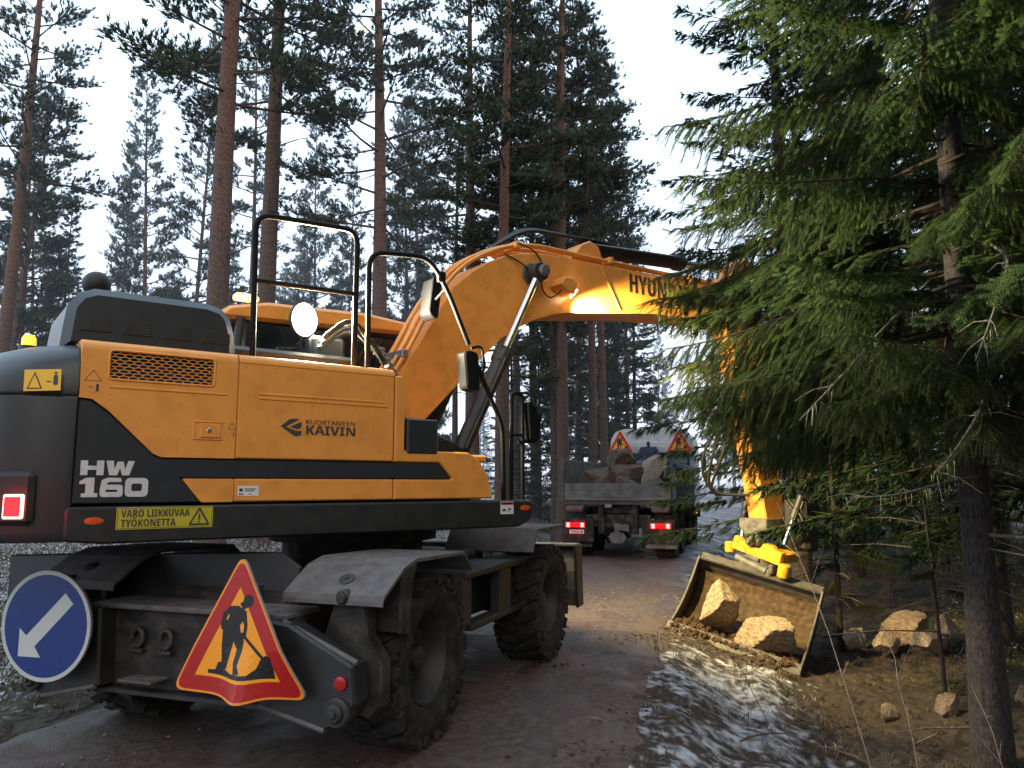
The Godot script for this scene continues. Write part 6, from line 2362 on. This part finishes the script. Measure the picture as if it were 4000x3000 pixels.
func make_signs() -> void:
	var wt := print_mat("worker_print", worker_texture(4037))
	var wt2 := print_mat("worker_print_clean", worker_texture(112))
	var tri := inset_tri(0.0)
	var flat_s := sign_shape(tri, 0.78, 0.0)
	var bent_s := sign_shape(tri, 0.89, 0.16)
	# behind the excavator
	var n2w := U2W * N2U
	var face_rear := Basis(Vector3(0, 0, 1), Vector3(0, 1, 0), Vector3(-1, 0, 0))
	var s := thing("road_works_sign", "dented triangular road works sign on the back of the excavator", "sign", n2w * Transform3D(face_rear * Basis(Vector3.RIGHT, -0.04), V(-2.31, 0.52, 0.56)))
	part("printed_face", bent_s[0], wt, s)
	part("metal_back", bent_s[1], mats["sign_back"], s)
	var g := G.new()
	g.box(V(0, 0.35, -0.10), V(0.06, 0.5, 0.16), 0.006)
	part("bracket", g, mats["rim"], s)
	# keep-left disc
	var im := Image.create(512, 512, false, Image.FORMAT_RGB8)
	im.fill(Color(0.70, 0.71, 0.70))
	fill_poly(im, disc_poly(0.5, 0.5, 0.462, 60), Color(0.055, 0.17, 0.45))
	fill_poly(im, poly([0.215, 0.215, 0.215, 0.47, 0.295, 0.405, 0.70, 0.80, 0.795, 0.705, 0.395, 0.31, 0.47, 0.215]), Color(0.74, 0.75, 0.74))
	var r := RandomNumberGenerator.new()
	r.seed = 5
	for k in 40:
		im.fill_rect(Rect2i(r.randi() % 500, r.randi() % 500, 1 + r.randi() % 4, 1 + r.randi() % 3), Color(0.45, 0.46, 0.5) if r.randf() < 0.6 else Color(0.12, 0.12, 0.14))
	var dm := print_mat("disc_print", ImageTexture.create_from_image(im))
	var ds := sign_shape(disc_poly(0.5, 0.5, 0.5, 48), 0.68, 0.0)
	s = thing("round_direction_sign", "round blue sign with a white arrow pointing down-left, on the back of the excavator", "sign", n2w * Transform3D(face_rear * Basis(Vector3.UP, 0.10), V(-2.31, 0.475, -0.90)))
	part("printed_face", ds[0], dm, s)
	part("metal_back", ds[1], mats["sign_back"], s)
	g = G.new()
	g.box(V(0, 0.34, -0.10), V(0.06, 0.4, 0.16), 0.006)
	part("bracket", g, mats["rim"], s)
	# on the truck's headboard
	var lbl := ["triangular road works sign on the truck's headboard, above the dark stones", "triangular road works sign on the truck's headboard, above the pale stones"]
	for k in 2:
		s = thing("road_works_sign", lbl[k], "sign", T2W * Transform3D(face_rear, V(5.22, 2.61, [-0.83, 0.90][k])))
		part("printed_face", flat_s[0], wt2, s)
		part("metal_back", flat_s[1], mats["sign_back"], s)
		g = G.new()
		g.box(V(-0.15, 0.05, -0.03), V(0.04, 0.2, 0.02), 0.004)
		g.box(V(0.15, 0.05, -0.03), V(0.04, 0.2, 0.02), 0.004)
		part("bracket", g, mats["rim"], s)

# ---------------------------------------------------------------- stones
func make_rock(s: int, cuts: int, rough: float, sub := 3) -> ArrayMesh:
	var r := RandomNumberGenerator.new()
	r.seed = s
	var f := FastNoiseLite.new()
	f.seed = s
	f.frequency = 1.3
	f.fractal_octaves = 4
	var planes := []
	for k in cuts:
		var n := Vector3(r.randfn(), r.randfn(), r.randfn()).normalized()
		planes.append([n, r.randf_range(0.46, 0.80)])
	var t := (1.0 + sqrt(5.0)) / 2.0
	var vs := [V(-1, t, 0), V(1, t, 0), V(-1, -t, 0), V(1, -t, 0), V(0, -1, t), V(0, 1, t), V(0, -1, -t), V(0, 1, -t), V(t, 0, -1), V(t, 0, 1), V(-t, 0, -1), V(-t, 0, 1)]
	for i in vs.size():
		vs[i] = vs[i].normalized()
	var fs := [[0, 11, 5], [0, 5, 1], [0, 1, 7], [0, 7, 10], [0, 10, 11], [1, 5, 9], [5, 11, 4], [11, 10, 2], [10, 7, 6], [7, 1, 8], [3, 9, 4], [3, 4, 2], [3, 2, 6], [3, 6, 8], [3, 8, 9], [4, 9, 5], [2, 4, 11], [6, 2, 10], [8, 6, 7], [9, 8, 1]]
	for k in sub:
		var cache := {}
		var nf := []
		for q in fs:
			var m := []
			for e in 3:
				var a: int = q[e]
				var b: int = q[(e + 1) % 3]
				var key: int = min(a, b) * 100000 + max(a, b)
				if not cache.has(key):
					cache[key] = vs.size()
					vs.append(((vs[a] + vs[b]) * 0.5).normalized())
				m.append(cache[key])
			nf.append([q[0], m[0], m[2]])
			nf.append([q[1], m[1], m[0]])
			nf.append([q[2], m[2], m[1]])
			nf.append([m[0], m[1], m[2]])
		fs = nf
	for i in vs.size():
		var d: Vector3 = vs[i]
		var rad := 1.0
		for p in planes:
			var c: float = d.dot(p[0])
			if c * rad > p[1]:
				rad = p[1] / c
		rad *= 1.0 + f.get_noise_3dv(d * 1.2) * rough + f.get_noise_3dv(d * 4.5) * rough * 0.5 + f.get_noise_3dv(d * 13.0) * rough * 0.25
		vs[i] = d * rad
	var g := G.new()
	for q in fs:
		g.flat(vs[q[0]], vs[q[1]], vs[q[2]], (vs[q[0]] + vs[q[1]] + vs[q[2]]))
	# soften the shading a little inside each facet
	var acc := {}
	for i in g.v.size():
		var key := Vector3i(g.v[i] * 4096.0)
		acc[key] = acc.get(key, Vector3()) + g.n[i]
	for i in g.v.size():
		var sm: Vector3 = acc[Vector3i(g.v[i] * 4096.0)].normalized()
		if sm.dot(g.n[i]) > 0.86:
			g.n[i] = sm
	return g.mesh()

func stone(mesh: Mesh, m: String, label: String, group: String, at: Vector3, size: Vector3, rot: Vector3) -> void:
	var o := part("stone", mesh, mats[m], self, Transform3D(Basis.from_euler(rot).scaled_local(size), at))
	tag(o, label, "stone", group)

func make_rocks() -> void:
	var rk := []
	for k in 6:
		rk.append(make_rock(900 + k, 15 + k, 0.09, 4))
	# in the bucket
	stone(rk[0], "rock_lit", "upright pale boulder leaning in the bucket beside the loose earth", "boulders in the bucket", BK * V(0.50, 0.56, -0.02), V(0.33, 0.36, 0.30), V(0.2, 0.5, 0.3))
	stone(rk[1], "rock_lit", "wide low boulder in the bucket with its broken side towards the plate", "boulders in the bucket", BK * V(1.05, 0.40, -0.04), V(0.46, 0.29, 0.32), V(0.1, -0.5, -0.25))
	# load on the truck
	var ld := [
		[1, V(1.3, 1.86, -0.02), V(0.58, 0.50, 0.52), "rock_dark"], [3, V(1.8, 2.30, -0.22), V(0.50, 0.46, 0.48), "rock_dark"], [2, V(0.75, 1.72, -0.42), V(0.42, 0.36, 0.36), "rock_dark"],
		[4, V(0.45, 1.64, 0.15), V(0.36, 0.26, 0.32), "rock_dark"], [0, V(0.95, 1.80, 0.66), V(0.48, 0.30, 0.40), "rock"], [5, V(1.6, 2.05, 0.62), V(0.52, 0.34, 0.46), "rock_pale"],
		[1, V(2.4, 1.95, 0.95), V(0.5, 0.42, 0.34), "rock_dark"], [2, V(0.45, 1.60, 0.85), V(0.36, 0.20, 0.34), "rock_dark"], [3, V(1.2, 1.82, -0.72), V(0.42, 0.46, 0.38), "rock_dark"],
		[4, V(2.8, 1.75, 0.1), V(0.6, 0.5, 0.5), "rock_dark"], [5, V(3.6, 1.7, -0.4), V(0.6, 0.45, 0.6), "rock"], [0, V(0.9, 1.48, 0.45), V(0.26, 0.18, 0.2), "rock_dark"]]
	var lt := ["big rounded brown stone in the middle of the truck's load", "topmost brown stone of the truck's load", "brown stone at the low end of the load, by the bare bed", "flat brown stone just above the middle of the tailgate", "grey-white flat stone on the load near the ribbed side", "pale tan stone lying on the grey-white one", "reddish stone against the ribbed side of the truck", "low dark stone under the grey-white one", "dark stone leaning below the topmost one", "brown stone hidden deep in the load", "grey stone at the front of the load", "small stone wedged in the middle of the load"]
	for k in ld.size():
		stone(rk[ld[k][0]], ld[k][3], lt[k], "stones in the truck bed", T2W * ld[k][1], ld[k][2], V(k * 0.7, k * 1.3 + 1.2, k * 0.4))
	# stone heap behind the bucket, dusted with snow, and stones in the ditch
	var hp := [
		[1, V(5.15, -0.02, -10.6), 0.36, "rock", "largest reddish boulder of the heap behind the bucket"], [2, V(4.75, -0.14, -10.2), 0.20, "rock_pale", "pale squared stone in front of the largest boulder"],
		[3, V(5.05, -0.18, -9.75), 0.22, "rock_pale", "pale stone at the ditch end of the heap"], [4, V(4.45, -0.15, -10.4), 0.19, "rock_pale", "whitish stone between the sapling and the squared stone"],
		[5, V(5.4, -0.18, -9.9), 0.24, "rock", "flat stone half in the moss beside the heap"], [0, V(4.3, -0.1, -10.9), 0.25, "rock", "brown stone behind the thin spruce stem"],
		[2, V(4.15, -0.42, -7.7), 0.15, "rock", "rounded grey stone sunk in the ditch bank"], [3, V(3.7, -0.45, -7.9), 0.10, "rock", "small stone in the bare earth of the ditch"],
		[4, V(4.7, -0.3, -7.4), 0.12, "rock", "small stone under the needles of the ditch bank"]]
	for k in hp.size():
		var h: float = hp[k][2]
		var at: Vector3 = hp[k][1]
		at.y = ground_y(at.x, at.z) + h * 0.55 + (0.1 if k < 6 else 0.0)
		stone(rk[hp[k][0]], hp[k][3], hp[k][4], "stones on the ditch side", at, V(h * 1.2, h * 0.85, h), V(k * 0.2, k * 1.9, k * 0.1))

# ---------------------------------------------------------------- loose things on the ground
func scatter(called: String, label: String, category: String, m: Material, shapes: Array, xfs: Array) -> void:
	for k in shapes.size():
		var mm := MultiMesh.new()
		mm.transform_format = MultiMesh.TRANSFORM_3D
		mm.mesh = shapes[k]
		var mine := []
		for i in range(k, xfs.size(), shapes.size()):
			mine.append(xfs[i])
		mm.instance_count = mine.size()
		for i in mine.size():
			mm.set_instance_transform(i, mine[i])
		var o := MultiMeshInstance3D.new()
		o.name = numbered(self, called)
		o.multimesh = mm
		o.material_override = m
		add_child(o, true)
		tag(o, label, category, "", "stuff")

func shrub_shape(s: int, h: float, frost: float, twigs: int) -> ArrayMesh:
	# low bilberry-like tuft: thin stems with small leaves, some rimed with frost
	rng.seed = s
	var g := G.new()
	g.use_c = true
	for k in twigs:
		var a := rng.randf() * TAU
		var d := Vector3(cos(a) * rng.randf_range(0.1, 0.8), 1.0, sin(a) * rng.randf_range(0.1, 0.8)).normalized()
		var p := Vector3(cos(a), 0, sin(a)) * rng.randf() * h * 0.35
		var L := h * rng.randf_range(0.5, 1.1)
		var e := p + d * L
		var w := d.cross(Vector3(0.3, 0.2, 1)).normalized() * 0.0022
		g.col = Color(0.10, 0.07, 0.05)
		g.raw(p + w, p - w, e)
		for i in 7:
			var q := p.lerp(e, rng.randf_range(0.3, 1.0))
			var ld := Vector3(rng.randf() - 0.5, rng.randf() * 0.6, rng.randf() - 0.5).normalized()
			var ls := rng.randf_range(0.012, 0.026)
			var sd := ld.cross(Vector3(rng.randf(), 1, rng.randf())).normalized() * ls * 0.45
			var c := Color(0.10, 0.085, 0.05).lerp(Color(0.06, 0.085, 0.03), rng.randf())
			if rng.randf() < frost:
				c = Color(0.48, 0.49, 0.52)
			g.col = c
			g.raw(q, q + ld * ls * 0.5 + sd, q + ld * ls)
			g.raw(q, q + ld * ls, q + ld * ls * 0.5 - sd)
	return g.mesh()

func straw_shape(s: int, frost: float) -> ArrayMesh:
	rng.seed = s
	var g := G.new()
	g.use_c = true
	for k in 16:
		var a := rng.randf() * TAU
		var p := Vector3(cos(a), 0, sin(a)) * rng.randf() * 0.05
		var d := Vector3(rng.randf() - 0.5, rng.randf_range(0.15, 0.9), rng.randf() - 0.5).normalized()
		var L := rng.randf_range(0.05, 0.14)
		var w := d.cross(Vector3(0.1, 1, 0.3)).normalized() * 0.003
		g.col = Color(0.15, 0.11, 0.065).lerp(Color(0.08, 0.055, 0.035), rng.randf())
		if rng.randf() < frost:
			g.col = Color(0.30, 0.30, 0.31)
		var m := p + d * L * 0.6
		var e := m + (d + Vector3(0, -0.9, 0)).normalized() * L * 0.4
		g.raw(p + w, p - w, m + w)
		g.raw(m + w, p - w, m - w)
		g.raw(m + w, m - w, e)
	return g.mesh()

func make_details() -> void:
	var r := RandomNumberGenerator.new()
	r.seed = 4242
	# frosty shrubs and dead grass
	var frosty := [shrub_shape(1, 0.22, 0.55, 12), shrub_shape(2, 0.28, 0.5, 14)]
	var green := [shrub_shape(3, 0.18, 0.03, 12), shrub_shape(4, 0.14, 0.06, 12)]
	var straw := [straw_shape(5, 0.12), straw_shape(6, 0.2)]
	var strawd := [straw_shape(7, 0.04), straw_shape(8, 0.08)]
	var xf := []
	for k in 2800:
		var z := r.randf_range(-34.0, -4.5)
		var s := r.randf_range(0.45, 9.0) * (1.0 if z > -18 else 2.0)
		var x := road_right(z) - 4.1 - s
		var sc := r.randf_range(0.9, 1.9)
		xf.append(Transform3D(Basis(Vector3.UP, r.randf() * TAU).scaled(Vector3.ONE * sc), Vector3(x, ground_y(x, z) - 0.01, z)))
	scatter("frosty_shrubs", "frost-covered low shrubs on the far side of the road", "ground cover", mats["ground_cover"], frosty, xf)
	xf = []
	for k in 2300:
		var z := r.randf_range(-28.0, -4.0)
		var s := 2.9 + pow(r.randf(), 0.8) * 9.0
		var x := road_right(z) + s
		xf.append(Transform3D(Basis(Vector3.UP, r.randf() * TAU).scaled(Vector3.ONE * r.randf_range(0.6, 1.4)), Vector3(x, ground_y(x, z) - 0.01, z)))
	scatter("bilberry_shrubs", "low green bilberry shrubs under the spruces", "ground cover", mats["ground_cover"], green, xf)
	xf = []
	for k in 800:
		var z := r.randf_range(-14.0, -3.2)
		var s := 0.1 + r.randf() * 1.7
		var x := road_right(z) + s
		xf.append(Transform3D(Basis(Vector3.UP, r.randf() * TAU).scaled(Vector3.ONE * r.randf_range(0.4, 1.0)), Vector3(x, ground_y(x, z) - 0.01, z)))
	for k in 400:
		var z := r.randf_range(-12.0, -4.0)
		var x := road_right(z) - 4.2 - r.randf() * 1.2
		xf.append(Transform3D(Basis(Vector3.UP, r.randf() * TAU).scaled(Vector3.ONE * r.randf_range(0.5, 1.1)), Vector3(x, ground_y(x, z) - 0.01, z)))
	scatter("frosted_grass", "flattened dead grass with rime along the road's edge", "grass", mats["ground_cover"], straw, xf)
	xf = []
	for k in 2000:
		var z := r.randf_range(-12.0, -3.0)
		var x := road_right(z) + 1.3 + r.randf() * 5.0
		xf.append(Transform3D(Basis(Vector3.UP, r.randf() * TAU).scaled(Vector3.ONE * r.randf_range(0.4, 1.0)), Vector3(x, ground_y(x, z) - 0.01, z)))
	scatter("dead_litter", "brown dead grass and litter in the ditch", "litter", mats["ground_cover"], strawd, xf)
	# gravel and dirt crumbs on the road
	var peb := [make_rock(701, 6, 0.2, 1), make_rock(702, 8, 0.25, 1)]
	xf = []
	for k in 900:
		var z := r.randf_range(-16.0, -3.2)
		var x := road_right(z) - 4.0 + r.randf() * 4.3
		var sc := 0.004 + 0.014 * pow(r.randf(), 4)
		xf.append(Transform3D(Basis.from_euler(Vector3(r.randf(), r.randf() * 6, r.randf())).scaled(Vector3(1.2, 0.7, 1) * sc), Vector3(x, 0.022, z)))
	scatter("gravel", "loose pebbles and grit on the road", "gravel", mats["rock"], peb, xf)
	xf = []
	for c in [[0.35, -7.6, 0.5, 60], [1.25, -8.6, 0.3, 40], [0.9, -5.9, 0.35, 40], [1.55, -8.9, 0.5, 90], [0.45, -5.1, 0.4, 60], [0.75, -9.4, 0.8, 25]]:
		for k in c[3]:
			var x: float = c[0] + r.randfn() * c[2] * 0.4
			var z: float = c[1] + r.randfn() * c[2] * 0.3
			var sc := 0.004 + 0.016 * pow(r.randf(), 3)
			xf.append(Transform3D(Basis.from_euler(Vector3(r.randf(), r.randf() * 6, r.randf())).scaled(Vector3(1.4, 0.6, 1) * sc), Vector3(x, maxf(0.015, ground_y(x, z)), z)))
	scatter("dirt_crumbs", "dark crumbs of earth dropped on the road", "earth", mats["mud"], peb, xf)
	# loose earth inside the bucket
	var lump := [make_rock(711, 5, 0.35, 1), make_rock(712, 4, 0.4, 2)]
	xf = []
	for k in 900:
		var a := r.randf()
		var x := 0.04 + 1.48 * r.randf()
		var t := 0.03 + 0.50 * a * r.randf()
		var d := -(t * 0.78) + 0.015 + 0.05 * r.randf() * (1.0 if x < 0.5 else 0.5)
		var sc := 0.008 + 0.04 * pow(r.randf(), 3.0)
		xf.append(Transform3D(Basis.from_euler(Vector3(r.randf() * 6, r.randf() * 6, r.randf())).scaled(Vector3.ONE * sc), BK * Vector3(x, t, d)))
	scatter("loose_earth", "brown loose earth on the bucket floor around the boulders", "earth", mats["mud"], lump, xf)
	# spoil in front of the bucket lip
	xf = []
	for k in 500:
		var f := r.randf()
		var p := BK * Vector3(f * 1.6, -0.05 - 0.25 * r.randf(), 0.02)
		p.y = ground_y(p.x, p.z) + 0.005
		var sc := 0.006 + 0.035 * pow(r.randf(), 3.0)
		xf.append(Transform3D(Basis.from_euler(Vector3(r.randf(), r.randf() * 6, r.randf())).scaled(Vector3(1.3, 0.6, 1.0) * sc), p))
	scatter("spoil", "scraped earth along the bucket's cutting edge", "earth", mats["mud"], lump, xf)
	# bare saplings standing in the ditch
	var sap := [[2.55, -5.6, 2.1, 0.02], [2.05, -5.0, 1.0, -0.12], [2.75, -5.5, 1.25, 0.1], [1.25, -6.6, 0.55, 0.1], [3.3, -5.4, 0.9, 0.05], [2.2, -6.9, 0.8, -0.1]]
	var sl := ["tallest bare birch shoot standing in the ditch before the bucket", "short bent twig at the lower end of the ditch", "straight thin shoot beside the tallest one", "tiny twig at the edge of the snow", "thin twig under the big spruce", "leaning twig in front of the bucket's side plate"]
	for k in sap.size():
		var q: Array = sap[k]
		var b := Vector3(q[0], ground_y(q[0], q[1]) - 0.05, q[1])
		var g := G.new()
		rng.seed = 80 + k
		var pts := []
		for i in 8:
			var t := i / 7.0
			pts.append(Vector3(q[3] * q[2] * t * 2.0 - 0.35 * t * q[2], q[2] * t, 0.1 * sin(t * 3.0)) + Vector3(rng.randf() - 0.5, 0, rng.randf() - 0.5) * 0.03)
		wood(g, pts, 0.0055 if q[2] > 1.5 else 0.004, 0.0015, 5)
		var o := thing("bare_shoot", sl[k], "shoot", Transform3D(Basis(), b), "bare shoots in the ditch")
		part("stem", g, mats["pale_stick"] if k % 2 == 0 else mats["stick"], o)
		g = G.new()
		for i in 4:
			var p := along(pts, rng.randf_range(0.35, 0.9))
			wood(g, [p, p + Vector3(rng.randf() - 0.5, rng.randf() * 0.8, rng.randf() - 0.5) * 0.35], 0.003, 0.001, 3)
		part("twig", g, mats["pale_stick"] if k % 2 == 0 else mats["stick"], o)
	# sticks lying about
	for q in [[0.62, -5.75, 0.16, 0.8, "pale_stick", "pale broken stick lying on the road"], [1.75, -4.7, 0.5, 0.3, "stick", "dark curved twig on the snowy verge"], [1.2, -4.6, 0.55, -0.6, "stick", "crooked twig at the road's edge"], [2.2, -5.9, 0.6, 0.5, "stick", "dead branch lying in the snow patch"], [1.95, -6.3, 0.5, -0.4, "stick", "forked twig in the frosted grass"], [2.6, -6.4, 0.7, 1.1, "stick", "fallen branch in the ditch"]]:
		var g := G.new()
		var pts := []
		var y := maxf(ground_y(q[0], q[1]), -0.5)
		if q[0] < road_right(q[1]):
			y = 0.02
		for i in 6:
			var t := i / 5.0 - 0.5
			pts.append(Vector3(cos(q[3]) * q[2] * t, sin((t + 0.5) * PI) * 0.06 * q[2] + 0.015, sin(q[3]) * q[2] * t) + Vector3(r.randf() - 0.5, 0, r.randf() - 0.5) * 0.05 * q[2])
		wood(g, pts, 0.009, 0.004, 5)
		for i in 3:
			var p := along(pts, r.randf_range(0.3, 0.8))
			wood(g, [p, p + Vector3(r.randf() - 0.5, 0.25 + r.randf() * 0.4, r.randf() - 0.5) * 0.3 * q[2]], 0.004, 0.0015, 3)
		tag(part("fallen_stick", g, mats[q[4]], self, Transform3D(Basis(), Vector3(q[0], y, q[1]))), q[5], "stick", "sticks on the ground")
